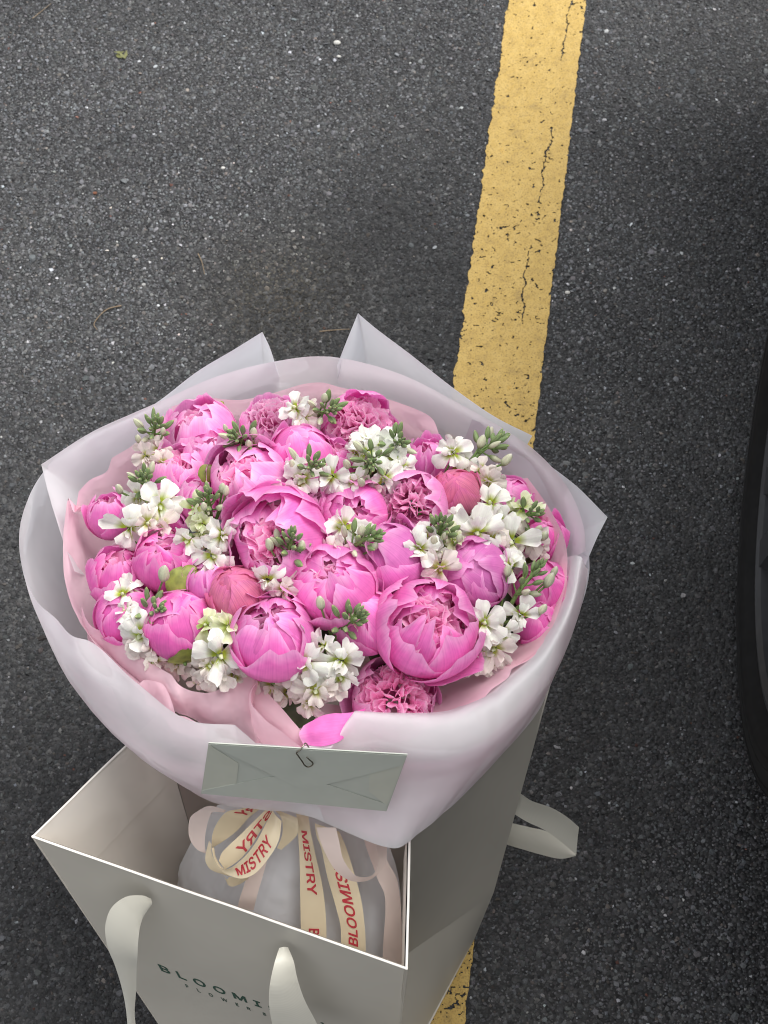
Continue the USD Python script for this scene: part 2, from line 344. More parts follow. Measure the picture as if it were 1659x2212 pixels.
seam_u = .80 - .16 * np.clip((1.72 - yv) / .7, 0, 1) + (meshkit.fbm(np.c_[yv * 40, yv * 0, yv * 0], 4, 5) - .5) * .12
seam_on = meshkit.fbm(np.c_[yv * 9, yv * 0 + 4, yv * 0], 2, 8)
seam = (np.abs(U_ - seam_u) < .014 * np.clip((seam_on - .40) * 4, 0, 1) * (.2 + 1.3 * bump_))
crk = np.abs(meshkit.fbm(np.c_[pts[:, 0] * 11, pts[:, 1] * 36, pts[:, 2]], 4, 31) - .5)
crm = meshkit.fbm(pts * [14, 20, 1] + 9, 2, 41)
cracks = (crk < .0075 * age + .001) & (crm > .43)
hole = (pits < .275 + .05 * age * (crm > .5)) | seam | cracks
nearbag = (yv < .62) & (meshkit.fbm(pts * [420, 330, 1] + 5, 3, 51) < .33); hole |= nearbag
hq = hole.reshape(ny, nx); hf = hq[:-1, :-1] & hq[1:, 1:] | (hq[:-1, 1:] & hq[1:, :-1])
LF = grid_faces(nx, ny); keep = ~np.r_[hf.ravel(), hf.ravel()]
paint = mat('yellow_paint', {'g': ('geometry', {}), 'n': ('noise_texture', {'scale': 45.0, 'detail': 6.0, 'roughness': .65}), 'r': ('rgb_ramp', {'ramp': [(.25, (.36, .245, .075)), (.45, (.51, .34, .085)), (.62, (.56, .385, .11)), (.8, (.56, .33, .045))]}),
                             'n2': ('noise_texture', {'scale': 500.0, 'detail': 3.0}), 'r2': ('rgb_ramp', {'ramp': [(.28, (.55, .53, .52)), (.5, (1, 1, 1))]}), 'm': ('mix', {'mix_type': 'multiply', 'fac': 1.0}),
                             'b': ('bump', {'strength': .3, 'distance': .001}), 'p': ('principled_bsdf', {'roughness': .62})},
            [('g.position', 'n.vector'), ('n.fac', 'r.fac'), ('g.position', 'n2.vector'), ('n2.fac', 'r2.fac'), ('r.color', 'm.color1'), ('r2.color', 'm.color2'), ('m.color', 'p.base_color'), ('n2.fac', 'b.height'), ('b.normal', 'p.normal')])
obj('road_marking', (rows_.reshape(-1, 3), LF[keep]), paint, smooth=True, kind='structure', label='worn yellow painted parking line with cracks running past the bag', cat='painted line')

# ------------------------------------------------------------------ parked car (only its wheel reaches the picture)
WC = V(.3979, .7863, 0); PH = .0985
CD, CN = V(math.sin(PH), math.cos(PH), 0), V(math.cos(PH), -math.sin(PH), 0)   # along the car, and away from the bag
def carpt(a, n, z): return WC + CD * a + CN * n + V(0, 0, z)
car = thing('parked_car', 'black parked car whose front tyre stands beside the yellow line', 'car')

def revolve_wheel(prof, seg=96, closed=True):
    """prof: (radius, inset) pairs about the wheel's axle"""
    ang = np.linspace(0, 2 * np.pi, seg, endpoint=False); V_ = []
    for r, s in prof:
        V_.append(np.stack([carpt(r * math.sin(t), s, .33 - r * math.cos(t)) for t in ang]))
    V_ = np.vstack(V_); k = len(prof); F = []
    for i in range(k if closed else k - 1):
        for j in range(seg):
            a, b = i * seg + j, i * seg + (j + 1) % seg; c, d = ((i + 1) % k) * seg + (j + 1) % seg, ((i + 1) % k) * seg + j
            F += [[a, b, c], [a, c, d]]
    return V_, np.array(F)

def make_wheel(shift):
    global WC
    keep_ = WC.copy(); WC = WC + CD * shift
    tyre_prof = [(.33, .035), (.3265, .02), (.322, .013), (.318, .0095), (.311, .0045), (.3095, .0052), (.300, .0025), (.298, .0036), (.288, .0008), (.272, 0), (.2705, .0012), (.262, .0006), (.2545, .0018), (.253, .0008), (.245, .003), (.238, .006), (.234, .012), (.226, .016), (.222, .03), (.222, .19), (.24, .205), (.27, .21), (.31, .205), (.325, .195), (.33, .18)]
    tyre_prof = [(.33 - (.33 - r) * .64 if r < .33 else r, n_) for r, n_ in tyre_prof]
    w = obj('wheel', revolve_wheel([(.262, .026), (.257, .012), (.251, .011), (.245, .016), (.243, .06), (.235, .19), (.25, .20)]), ALLOY, car, smooth=40)
    obj('tyre', revolve_wheel(tyre_prof), RUBBER, w, smooth=35)
    obj('brake_disc', revolve_wheel([(.15, .10), (.05, .10), (.05, .12), (.15, .12)]), CHROME, w)
    for k in range(5):
        for s in (-1, 1):
            t = 2 * np.pi * k / 5 + s * .17 + .3
            a, b = V(math.sin(t), -math.cos(t)), V(math.sin(t - s * .12), -math.cos(t - s * .12))
            q = V(b[1] * -1, b[0])
            pts_ = []
            for (cc, r, hw, n0) in ((b, .045, .018, .026), (a, .247, .026, .014)):
                pr = V(-cc[1], cc[0])
                for n_, ww in ((n0, .6), (n0 + .022, 1.0)):
                    for sgn in (-1, 1):
                        e = cc * r + pr * hw * ww * sgn
                        pts_.append(carpt(e[0], n_, .33 + e[1]))
            obj('spoke', trimesh.Trimesh(np.array(pts_)).convex_hull, ALLOY, w)
    obj('hub_cap', revolve_wheel([(.001, .024), (.035, .025), (.05, .032), (.05, .06), (.001, .06)], 40, False), ALLOY, w, smooth=40)
    ti = np.linspace(0, 2 * np.pi, 60, endpoint=False); grooves = []
    for t in ti:                                                     # shoulder tread blocks
        pts_ = []
        for r, n_ in ((.3305, .05), (.3305, .020), (.3225, .0125)):
            for dt in (-.032, .032):
                for dr in (0, -.006): pts_.append(carpt((r + dr + .0012) * math.sin(t + dt), n_, .33 - (r + dr + .0012) * math.cos(t + dt)))
        h_ = trimesh.Trimesh(np.array(pts_)).convex_hull; grooves.append((np.array(h_.vertices), np.array(h_.faces)))
    obj('tread_block', join(grooves), RUBBER, w, kind='stuff', label='shoulder tread blocks all round the tyre')
    WC = keep_
make_wheel(0); make_wheel(-2.65)

# body: side outline with wheel arches, extruded across, standing back from the tyre's face
from shapely.geometry import Polygon, Point
outline = Polygon([(.86, .22), (.93, .38), (.96, .66), (.90, .84), (.55, .98), (-.05, 1.07), (-3.30, 1.10), (-3.56, .98), (-3.60, .55), (-3.50, .25)])
outline = outline.difference(Point(0, .33).buffer(.385, 32)).difference(Point(-2.65, .33).buffer(.385, 32)).buffer(-.02).buffer(.02)
def extr(poly, n0, n1):
    m = trimesh.creation.extrude_polygon(poly, n1 - n0, engine='earcut'); v = np.array(m.vertices)
    w = np.array([carpt(a, n0 + c, b) for a, b, c in v]); return w, np.array(m.faces)[:, ::-1]
obj('body', extr(outline, .02, 1.72), CARPAINT, car)
cab = Polygon([(-.45, 1.05), (-1.05, 1.58), (-1.5, 1.68), (-2.9, 1.66), (-3.3, 1.09)])
obj('roof', extr(cab, .16, 1.58), CARPAINT, car)
for a0, a1, t0, t1 in ((-.75, -1.72, -1.14, -1.70), (-1.80, -3.10, -1.80, -2.80)):
    obj('window', extr(Polygon([(a0, 1.12), (a1, 1.12), (t1, 1.60), (t0, 1.56)]), .150, .159), GLASS, car)
obj('headlight', extr(Polygon([(.91, .70), (.87, .80), (.55, .88), (.62, .74)]), .010, .019), CHROME, car)
for a0 in (-.95, -2.0):
    obj('door_handle', extr(Polygon([(a0 - .55, .94), (a0 - .73, .94), (a0 - .73, .97), (a0 - .55, .97)]), -.012, .018), CARPAINT, car)
obj('sill', extr(Polygon([(-.42, .16), (-2.2, .16), (-2.2, .24), (-.42, .24)]), .035, .12), BLACKP, car)

# ------------------------------------------------------------------ the paper carrier bag
bag = thing('paper_bag', 'open greige card carrier bag with green lettering and ivory ribbon handles holding the bouquet', 'bag')
ZT = .40
FLt, FRt, BRt = at(68, 1808, ZT), at(880, 2095, ZT), at(1192, 1470, ZT)
ev = norm(FRt - FLt); nv_ = V(-ev[1], ev[0], 0)
MRt = at(887, 1795, ZT); MLt = FLt + ev * .055 + nv_ * .13; BLt = FLt + nv_ * .262 + ev * .002
FRb = V(.021, .25, 0); BRb = V(.103, .407, 0); LB = .252
FLb = at(404, 2304, 0); BLb = BRb + (FLb - FRb) * .98
def lerp(a, b, t): return a * (1 - t) + b * t
TC = .0014
def panel(name, a, b, A_, B_, label, crease=.25, bulge=0., nu=16, nv=28, seed=0, mouth=True):
    """a card wall from the base edge A_B_ up to the top edge ab (seen from outside a is on the left), with thickness"""
    G = np.zeros((nv, nu, 3))
    for i, v in enumerate(np.linspace(0, 1, nv)):
        l, r = lerp(A_, a, v), lerp(B_, b, v)
        for j, u in enumerate(np.linspace(0, 1, nu)):
            G[i, j] = lerp(l, r, u)
            n = norm(np.cross(r - l, lerp(a, b, .5) - lerp(A_, B_, .5)))
            k = bulge * math.sin(math.pi * u) * math.sin(math.pi * min(1, v * 1.05)) + (.014 * max(0, crease - v) / crease * math.sin(math.pi * u) ** .4 if crease else 0)
            G[i, j] += n * k
    n = grid_normals(G)
    G += n * ((meshkit.fbm(G.reshape(-1, 3) * 9, 3, seed).reshape(nv, nu) - .5) * .003 * np.sin(np.pi * np.linspace(0, 1, nu))[None])[..., None]
    I = G - grid_normals(G) * TC
    o = put_grid(name, G, CARD, bag, label=label)
    put_grid('lining', I[:, ::-1], LINING, o)
    if not mouth: return o, G
    k = np.stack([I[-1], G[-1] + [0, 0, 0]], 0); k[:, :, 2] += .0004
    top = np.stack([k[0] - grid_normals(G)[-1] * .0003, k[0] + [0, 0, .0006], k[1] + [0, 0, .0006], k[1] + grid_normals(G)[-1] * .0003], 0)
    put_grid('cut_edge', top[::-1], CARDEDGE, o)
    # the turned-in band along the mouth
    i0 = int(nv * .80)
    Bd = (G - grid_normals(G) * (TC + .0012))[i0:, :][:, ::-1] - np.array([0, 0, .001])
    put_grid('turned_in_band', Bd, LINING, o)
    return o, G
front, FG = panel('front_panel', FLt, FRt, FLb, FRb, 'front wall of the bag with green printed lettering', crease=.36, bulge=.004, nu=30, seed=1)
KR = at(846, 2085, .10); BRc = lerp(BRb, BRt, .23) + V(.004, -.004, 0)
panel('side_panel', FRt, MRt, FRb, KR, 'near half of the folded side by the tyre', crease=0, seed=2)
panel('side_panel', MRt, BRt, KR, BRc, 'dark far half of the folded side by the tyre', crease=0, seed=3, bulge=-.004)
panel('side_panel', KR, BRc, FRb, BRb, 'lower fold of the side by the tyre', crease=0, seed=9, mouth=False)
panel('back_panel', BRt, BLt, BRb, BLb, 'back wall of the bag under the bouquet', crease=.25, seed=4)
panel('side_panel', BLt, MLt, BLb, lerp(FLb, BLb, .5), 'far half of the folded left side', crease=0, seed=5)
panel('side_panel', MLt, FLt, lerp(FLb, BLb, .5), FLb, 'near half of the folded left side', crease=0, seed=6)
bz = V(0, 0, .006)
obj('base', (np.array([FLb + bz, FRb + bz, BRb + bz, BLb + bz]), np.array([[0, 1, 2], [0, 2, 3]])), CARD, bag)

def on_grid(G, u, v, off=0.):
    """points on a grid surface at fractions u along, v up"""
    nv, nu = G.shape[:2]
    x, y = np.clip(u, 0, 1) * (nu - 1), np.clip(v, 0, 1) * (nv - 1)
    i, j = np.minimum(x.astype(int), nu - 2), np.minimum(y.astype(int), nv - 2); a, b = (x - i)[:, None], (y - j)[:, None]
    S = lambda Q: (Q[j, i] * (1 - a) + Q[j, i + 1] * a) * (1 - b) + (Q[j + 1, i] * (1 - a) + Q[j + 1, i + 1] * a) * b
    return S(G) + S(grid_normals(G)) * np.reshape(off, (-1, 1))

def lettering(text, mapping, mat_, parent, depth=.25, spacing=0., bold=True, wide=1., name='lettering'):
    """text laid on a surface: mapping(x in 0..1, y in capitals' heights, lift) gives points"""
    if spacing:
        ms, x = [], 0.
        for ch in text:
            if ch == ' ': x += 60; continue
            m = meshkit.text_mesh(ch, 70, 1., bold); w = m.bounds[1][0] - m.bounds[0][0]
            m.apply_translation([x - m.bounds[0][0], 0, 0]); x += w + spacing * 70; ms.append(m)
        m = trimesh.util.concatenate(ms)
    else:
        m = meshkit.text_mesh(text, 70, 1., bold)
    v, f = trimesh.remesh.subdivide_to_size(m.vertices, m.faces, 24)
    x = (v[:, 0] - v[:, 0].min()) / np.ptp(v[:, 0]); y = v[:, 1] / 70; z = v[:, 2] / np.ptp(v[:, 2])
    return obj(name, (mapping(x, y, z), f), mat_, parent)

# front lettering: place by the photograph's spots of the first and last letters
def panel_uv(px, py):
    d = ray(px, py); best = None
    nrm = norm(np.cross(FRt - FLt, FLb - FLt)); p = EYE + d * (((FLt - EYE) @ nrm) / (d @ nrm))
    v = p[2] / ZT; l, r = lerp(FLb, FLt, v), lerp(FRb, FRt, v)
    return ((p - l) @ norm(r - l)) / np.linalg.norm(r - l), v
a0, b0 = panel_uv(348, 2099); a1, b1 = panel_uv(590, 2199)
ux = (a1 - a0) / 6.35 * 9.5
hv = .020 / .4
def bagmap(u0, v0, du, dv, hh):
    return lambda x, y, z: on_grid(FG, u0 + du * x, v0 + dv * x + hh * y, .0001 + .0003 * z)
lettering('BLOOMISTRY', bagmap(a0, b0, ux, (b1 - b0) / 6.35 * 9.1 * 1.62, .030), GREENINK, front, spacing=.62)
a2, b2 = panel_uv(402, 2138); a3, b3 = panel_uv(536, 2195)
lettering('FLOWER S', bagmap(a2, b2, (a3 - a2) * 1.25, (b3 - b2) * 1.25 * 1.35, .016), GREENINK, front, spacing=1.9, bold=False)

# ------------------------------------------------------------------ ribbons as ruled strips between two edges
def ruled(A_, B_, nu=60, nv=7, cup=0., twist=None):
    a, b = cat_rom(np.array(A_, float), nu), cat_rom(np.array(B_, float), nu)
    t = np.linspace(0, 1, nv)[:, None, None]
    G = a[None] * (1 - t) + b[None] * t
    if cup:
        G = G + grid_normals(G) * (np.sin(np.pi * t) * cup)
    return G
def rib(name, A_, B_, mat_, parent, cup=0., **kw):
    G = ruled(A_, B_, cup=cup); uvlen = np.linalg.norm(np.diff(G[3], axis=0), axis=1).sum()
    nv, nu = G.shape[:2]; uv = grid_uv(nu, nv); uv[:, 0] *= uvlen * 10
    return obj(name, (G.reshape(-1, 3), grid_faces(nu, nv)), mat_, parent, smooth=True, uv=uv, **kw), G
def AZ(pts_): return [at(*p) for p in pts_]

# handles of the bag
h1, h2 = lerp(FLt, FRt, .325) - V(0, 0, .03), lerp(FLt, FRt, .655) - V(0, 0, .03)
fo = norm(np.cross(FRt - FLt, FLt - FLb)) ; fo = fo if fo[1] < 0 else -fo
rib('handle', AZ([(326, 1941, .374), (305, 1934, .388), (272, 1937, .394), (243, 1958, .39), (228, 1995, .376), (231, 2040, .352), (248, 2085, .315), (262, 2130, .275), (272, 2180, .23), (278, 2260, .17)]),
    AZ([(325, 1958, .368), (318, 1968, .368), (310, 1980, .366), (303, 2000, .362), (299, 2028, .352), (297, 2062, .333), (295, 2095, .30), (294, 2140, .262), (291, 2190, .222), (300, 2260, .165)]), GROS, bag, cup=.0015, label='left end of the front ribbon handle, twisting as it drops')
rib('handle', AZ([(603, 2048, .372), (593, 2080, .376), (584, 2120, .368), (581, 2165, .346), (588, 2212, .312), (608, 2280, .25)]),
    AZ([(622, 2046, .371), (634, 2075, .37), (641, 2108, .36), (656, 2155, .335), (684, 2210, .295), (716, 2280, .24)]), GROS, bag, cup=.0015, label='right end of the front ribbon handle, hanging flat')
rib('handle', AZ([(1090, 1700, .25), (1122, 1713, .235), (1147, 1729, .22), (1194, 1746, .20), (1225, 1765, .185), (1251, 1787, .17)]),
    AZ([(1076, 1742, .215), (1108, 1757, .20), (1136, 1774, .187), (1176, 1793, .168), (1210, 1817, .15), (1245, 1846, .128)]), GROS, bag, cup=.002, label='upper strand of the back ribbon handle above the asphalt')
rib('handle', AZ([(1060, 1766, .15), (1102, 1777, .142), (1140, 1786, .138), (1183, 1797, .134), (1215, 1820, .13), (1245, 1844, .127)]),
    AZ([(1050, 1808, .115), (1088, 1822, .11), (1126, 1834, .106), (1168, 1846, .106), (1210, 1855, .112), (1245, 1849, .1265)]), GROS, bag, cup=-.002, label='lower strand of the back ribbon handle above the asphalt')

# ------------------------------------------------------------------ wrapping of the bouquet
Hh = lambda pts_: [tuple(hp(p[0], p[1], p[2])) + tuple(p[3:]) for p in pts_]
def wrap(name, rows, mat_, label, nu=110, nv=30, crumple=.003, scale=12., seed=0, edge=.4, cat='wrapping paper', group=None, folds=0, famp=.0025):
    G = sheet_grid(rows, nu, nv, crumple, scale, seed, edge)
    if folds:                                                        # straight sharp creases across the sheet
        r = np.random.default_rng(seed + 400); v, u = np.meshgrid(np.linspace(0, 1, G.shape[0]), np.linspace(0, 1, G.shape[1]), indexing='ij'); n = grid_normals(G); d_ = 0
        for k in range(folds):
            a = r.uniform(-1.0, 1.0); c0 = r.uniform(0, 1); w = r.uniform(.03, .12); L0_, L1_ = sorted(r.uniform(-.2, 1.2, 2)); L1_ = max(L1_, L0_ + .5)
            d = u - (c0 + a * .12 * (v - .5)); fade = np.clip((v - L0_) * 5, 0, 1) * np.clip((L1_ - v) * 5, 0, 1)
            d_ = d_ + r.choice([-1, 1]) * r.uniform(.4, 1) * famp * np.clip(1 - np.abs(d) / w, 0, 1) * fade
        G = G + n * (d_ * np.minimum(1, .35 + v * 4))[..., None]
    group = group or {'wrapping_paper': 'frosted paper sheets wrapped round the bouquet', 'tissue_paper': 'pink tissue sheets lining the wrap'}.get(name)
    return put_grid(name, G, mat_, label=label, cat=cat, group=group), G

# two back sheets whose corners stand up as points
wrap('wrapping_paper', [Hh([(180, 945, .002), (325, 878, .004), (430, 800, .014), (505, 755, .022), (567, 716, .03, 1), (582, 748, .026), (600, 800, .02)]),
                        Hh([(230, 1000, -0.100), (350, 930, -0.100), (450, 880, -0.095), (520, 850, -0.090), (590, 830, -0.088), (600, 835, -0.088), (610, 840, -0.088)])], FILM2,
     'bluish white paper sheet with one pointed corner standing up at the back left', nu=60, nv=14, crumple=.001)
wrap('wrapping_paper', [Hh([(728, 790, .02), (745, 745, .026), (773, 676, .032, 1), (805, 703, .03), (880, 760, .022), (985, 842, .012), (1070, 900, .008), (1150, 941, .002)]),
                        Hh([(730, 850, -0.088), (745, 850, -0.088), (790, 850, -0.090), (830, 860, -0.090), (890, 890, -0.092), (960, 930, -0.095), (1040, 970, -0.100), (1110, 1010, -0.100)])], FILM2,
     'bluish white paper sheet with the tallest pointed corner beside the yellow line', nu=60, nv=14, crumple=.001)
# right sheet under the back one
wrap('wrapping_paper', [Hh([(1020, 905, -.004), (1100, 938, -.004), (1160, 985, -.004), (1240, 1045, -.002), (1313, 1117, .004, 1), (1290, 1163, -.004), (1268, 1215, -.012), (1240, 1290, -.02), (1215, 1370, -.03)]),
                        Hh([(1000, 960, -0.055), (1060, 1000, -0.055), (1120, 1050, -0.055), (1175, 1110, -0.055), (1210, 1170, -0.055), (1210, 1210, -0.060), (1200, 1250, -0.065), (1180, 1310, -0.075), (1160, 1360, -0.085)]),
                        Hh([(980, 1010, -0.180), (1020, 1040, -0.180), (1070, 1090, -0.180), (1110, 1150, -0.180), (1130, 1200, -0.180), (1130, 1240, -0.180), (1120, 1280, -0.180), (1100, 1330, -0.190), (1080, 1370, -0.200)])], FILM2,
     'white frosted paper sheet ending in the sharp corner at the far right', crumple=.0015, seed=3)
# the large back sheet
wrap('wrapping_paper', [Hh([(160, 1235, -.01), (133, 1160, -.004), (107, 1075, .0), (88, 1003, .006, 1), (200, 930, .008), (340, 868, .01), (470, 812, .012), (595, 780, .014), (700, 769, .015), (800, 787, .014), (880, 814, .013), (985, 868, .011), (1070, 915, .009), (1150, 968, .007), (1225, 1050, .005), (1262, 1140, .002), (1266, 1190, -.002)]),
                        Hh([(200, 1250, -0.065), (185, 1190, -0.060), (170, 1110, -0.055), (165, 1045, -0.053), (245, 985, -0.050), (370, 915, -0.047), (480, 868, -0.045), (595, 838, -0.045), (700, 825, -0.045), (790, 840, -0.045), (870, 865, -0.045), (960, 915, -0.047), (1040, 965, -0.050), (1110, 1020, -0.053), (1170, 1090, -0.055), (1205, 1170, -0.059), (1210, 1220, -0.063)]),
                        Hh([(280, 1270, -0.180), (270, 1220, -0.180), (265, 1160, -0.175), (280, 1110, -0.170), (340, 1050, -0.170), (430, 990, -0.170), (520, 950, -0.165), (600, 925, -0.165), (690, 915, -0.165), (770, 925, -0.165), (840, 950, -0.165), (910, 990, -0.165), (980, 1035, -0.170), (1040, 1085, -0.170), (1080, 1140, -0.175), (1110, 1210, -0.180), (1110, 1260, -0.180)])], FILM,
     'widest frosted white sheet rising behind the flowers from the left corner round the back', nu=220, nv=32, folds=16, famp=.003, crumple=.0022, scale=10, seed=5)

# front left sheet with its rolled lip
_, GL = wrap('wrapping_paper', [Hh([(200, 945, .0), (150, 965, .0), (95, 1020, .0), (58, 1080, .0), (41, 1150, .0), (44, 1205, .0), (56, 1250, .0), (84, 1302, .0), (121, 1335, .001), (158, 1374, .002), (194, 1385, .002), (295, 1475, .002), (412, 1557, .0), (507, 1566, -.002, 1), (530, 1585, -.004), (553, 1604, -.006, 1), (600, 1609, -.008), (662, 1613, -.012)]),
                        Hh([(205, 955, -.012), (152, 975, -.012), (98, 1030, -.012), (62, 1090, -.012), (46, 1165, -.012), (50, 1225, -.013), (65, 1285, -.014), (95, 1350, -.015), (128, 1395, -.016), (164, 1432, -.016), (205, 1470, -.016), (290, 1532, -.016), (385, 1592, -.018), (450, 1616, -.02), (500, 1628, -.024), (540, 1636, -.026), (590, 1640, -.03), (660, 1645, -.034)]),
                        Hh([(215, 985, -.06), (170, 1010, -.06), (125, 1060, -.06), (95, 1120, -.06), (80, 1190, -.06), (84, 1260, -.06), (100, 1340, -.06), (130, 1430, -.06), (165, 1490, -.062), (205, 1545, -.065), (262, 1600, -.07), (345, 1660, -.078), (420, 1690, -.085), (480, 1700, -.09), (530, 1708, -.095), (570, 1712, -.098), (620, 1715, -.10), (680, 1720, -.102)]),
                        Hh([(300, 1050, -.13), (270, 1080, -.13), (230, 1130, -.13), (210, 1190, -.13), (200, 1260, -.13), (200, 1330, -.13), (205, 1400, -.13), (225, 1480, -.13), (250, 1540, -.13), (285, 1590, -.13), (330, 1640, -.13), (390, 1690, -.13), (450, 1722, -.13), (500, 1738, -.13), (540, 1744, -.13), (580, 1748, -.13), (630, 1752, -.13), (700, 1775, -.13)])], FILM,
     'white frosted sheet bowed round the front left with a rolled lip', nu=220, nv=50, folds=16, famp=.0028, crumple=.0022, scale=11, seed=8)
# front right sheet
_, GR = wrap('wrapping_paper', [Hh([(655, 1610, -.018), (716, 1609, -.014, 1), (742, 1572, -.008), (768, 1536, -.004, 1), (860, 1540, -.012), (968, 1535, -.02), (1020, 1510, -.03), (1050, 1485, -.035), (1090, 1445, -.038), (1135, 1400, -.038), (1170, 1345, -.036), (1195, 1290, -.034), (1215, 1205, -.03)]),
                        Hh([(655, 1613, -.014), (715, 1613, -.01, 1), (740, 1575, -.005), (765, 1540, .0, 1), (860, 1549, .0), (970, 1553, .0), (1030, 1536, .0), (1070, 1515, .0), (1120, 1475, .001), (1170, 1430, .002), (1210, 1365, .004), (1238, 1300, .006), (1256, 1205, .008)]),
                        Hh([(650, 1645, -.038), (725, 1640, -.03), (765, 1615, -.018), (800, 1600, -.012), (880, 1615, -.012), (985, 1615, -.012), (1055, 1590, -.012), (1095, 1560, -.012), (1145, 1510, -.012), (1190, 1450, -.011), (1222, 1375, -.01), (1246, 1310, -.008), (1264, 1225, -.006)]),
                        Hh([(640, 1715, -.10), (730, 1720, -.09), (790, 1710, -.075), (830, 1695, -.062), (900, 1690, -.055), (995, 1670, -.05), (1060, 1630, -.045), (1105, 1590, -.04), (1158, 1525, -.036), (1200, 1450, -.03), (1230, 1380, -.025), (1255, 1310, -.022), (1272, 1235, -.02)]),
                        Hh([(600, 1744, -.14), (680, 1768, -.135), (755, 1800, -.13), (830, 1828, -.125), (858, 1831, -.122), (886, 1816, -.118, 1), (960, 1752, -.105), (1020, 1695, -.095), (1075, 1640, -.085), (1122, 1588, -.075), (1168, 1526, -.066), (1202, 1440, -.056), (1240, 1340, -.05)])], FILM,
     'white frosted sheet sweeping round the front right over the bag edge', nu=220, nv=50, folds=7, famp=.0016, crumple=.0016, scale=10, seed=13)
# far side behind the right sheet, closing the bowl
wrap('wrapping_paper', [Hh([(1272, 1190, -.008), (1273, 1235, -.014), (1262, 1290, -.022), (1240, 1350, -.034), (1215, 1420, -.045)]),
                        Hh([(1230, 1200, -.05), (1225, 1245, -.055), (1210, 1300, -.06), (1190, 1360, -.07), (1170, 1420, -.08)]),
                        Hh([(1130, 1220, -.13), (1120, 1260, -.13), (1100, 1310, -.14), (1080, 1360, -.14), (1060, 1400, -.14)])], FILM2,
     'narrow outer fold of white paper below the sharp right corner', nu=40, nv=16, crumple=.001)

# pink tissue lying behind the film all round the front
for G_, k0, lab_ in ((GL, 24, 'pink tissue layer showing faintly through the front left film'), (GR, 24, 'pink tissue layer showing faintly through the front right film')):
    if G_ is GL: G_ = G_[:, 105:]
    inner = O - N3 * .06; Q_ = G_[k0:] + norm(inner - G_[k0:]) * .006
    put_grid('tissue_paper', Q_, TISSUE, label=lab_, cat='tissue paper', group='pink tissue sheets lining the wrap')
# pink tissue inside
TG = 'pink tissue sheets round the flowers'
wrap('tissue_paper', [Hh([(310, 1500, -.012), (250, 1445, -.01), (190, 1372, -.008), (150, 1292, -.006), (136, 1210, -.002), (138, 1140, .002), (147, 1077, .008, 1), (160, 1108, .002), (172, 1062, .008, 1), (198, 1036, .004), (232, 1018, .004), (243, 990, .008, 1), (325, 935, .004), (372, 905, .006), (370, 878, .010, 1), (440, 857, .004), (520, 862, .003), (600, 846, .004), (690, 828, .005), (738, 836, .003, 1), (800, 848, .004), (860, 868, .004), (932, 902, .006), (952, 948, .006, 1), (1000, 985, -.01), (1080, 1040, -.02), (1139, 1032, .006, 1), (1185, 1095, .0), (1222, 1175, .0), (1224, 1250, .0), (1205, 1330, -.004), (1170, 1395, -.006), (1105, 1448, -.006)]),
                      Hh([(350, 1480, -.05), (300, 1430, -.05), (245, 1370, -.05), (205, 1300, -.048), (190, 1220, -.045), (190, 1160, -.042), (195, 1110, -.04), (205, 1095, -.04), (215, 1080, -.04), (235, 1055, -.04), (260, 1035, -.038), (275, 1010, -.035), (340, 960, -.035), (380, 930, -.032), (400, 905, -.03), (450, 890, -.03), (520, 888, -.03), (600, 875, -.03), (690, 860, -.03), (738, 865, -.03), (790, 880, -.03), (845, 905, -.03), (900, 940, -.032), (925, 985, -.034), (970, 1025, -.038), (1040, 1070, -.042), (1090, 1090, -.042), (1135, 1130, -.044), (1165, 1190, -.046), (1170, 1250, -.048), (1150, 1320, -.052), (1120, 1375, -.055), (1075, 1420, -.058)]),
                      Hh([(430, 1430, -.13), (390, 1390, -.13), (350, 1340, -.13), (320, 1290, -.13), (310, 1240, -.13), (310, 1190, -.13), (315, 1150, -.13), (325, 1130, -.13), (335, 1120, -.13), (350, 1100, -.13), (370, 1080, -.13), (390, 1060, -.13), (440, 1020, -.13), (470, 1000, -.13), (490, 990, -.13), (520, 980, -.13), (570, 970, -.13), (620, 965, -.13), (690, 960, -.13), (720, 962, -.13), (760, 970, -.13), (800, 990, -.13), (840, 1020, -.13), (870, 1050, -.13), (900, 1080, -.13), (950, 1110, -.13), (980, 1130, -.13), (1010, 1170, -.13), (1030, 1210, -.13), (1030, 1250, -.13), (1020, 1310, -.13), (1000, 1350, -.13), (970, 1380, -.13)])], TISSUE,
     'large pink tissue sheet with torn peaks lining the left, back and right of the bowl', nu=260, nv=36, folds=40, famp=.004, crumple=.005, scale=16, seed=21, edge=.35, cat='tissue paper')
wrap('tissue_paper', [Hh([(1225, 1215, -.002), (1222, 1290, -.004), (1190, 1370, -.006), (1150, 1420, -.006), (1105, 1445, -.004, 1), (1098, 1462, -.006), (1060, 1490, -.008), (1035, 1520, -.01), (1000, 1548, -.014), (900, 1580, -.03), (780, 1600, -.04)]),
                      Hh([(1160, 1260, -.06), (1145, 1320, -.06), (1110, 1380, -.06), (1060, 1410, -.06), (1020, 1430, -.06), (1005, 1440, -.06), (980, 1460, -.06), (960, 1480, -.06), (930, 1500, -.06), (850, 1520, -.07), (760, 1540, -.08)]),
                      Hh([(1000, 1260, -.15), (990, 1300, -.15), (960, 1340, -.15), (930, 1360, -.15), (910, 1370, -.15), (900, 1380, -.15), (880, 1390, -.15), (870, 1400, -.15), (850, 1420, -.15), (790, 1430, -.15), (730, 1450, -.15)])], TISSUE,
     'shaded pink tissue sheet lining the front right of the bowl', nu=110, nv=26, crumple=.004, scale=15, seed=23, cat='tissue paper')
C3 = lambda cx, cy, h, *c: (193.7 + .2725 * cx, 1194.7 + .2725 * cy, h) + c
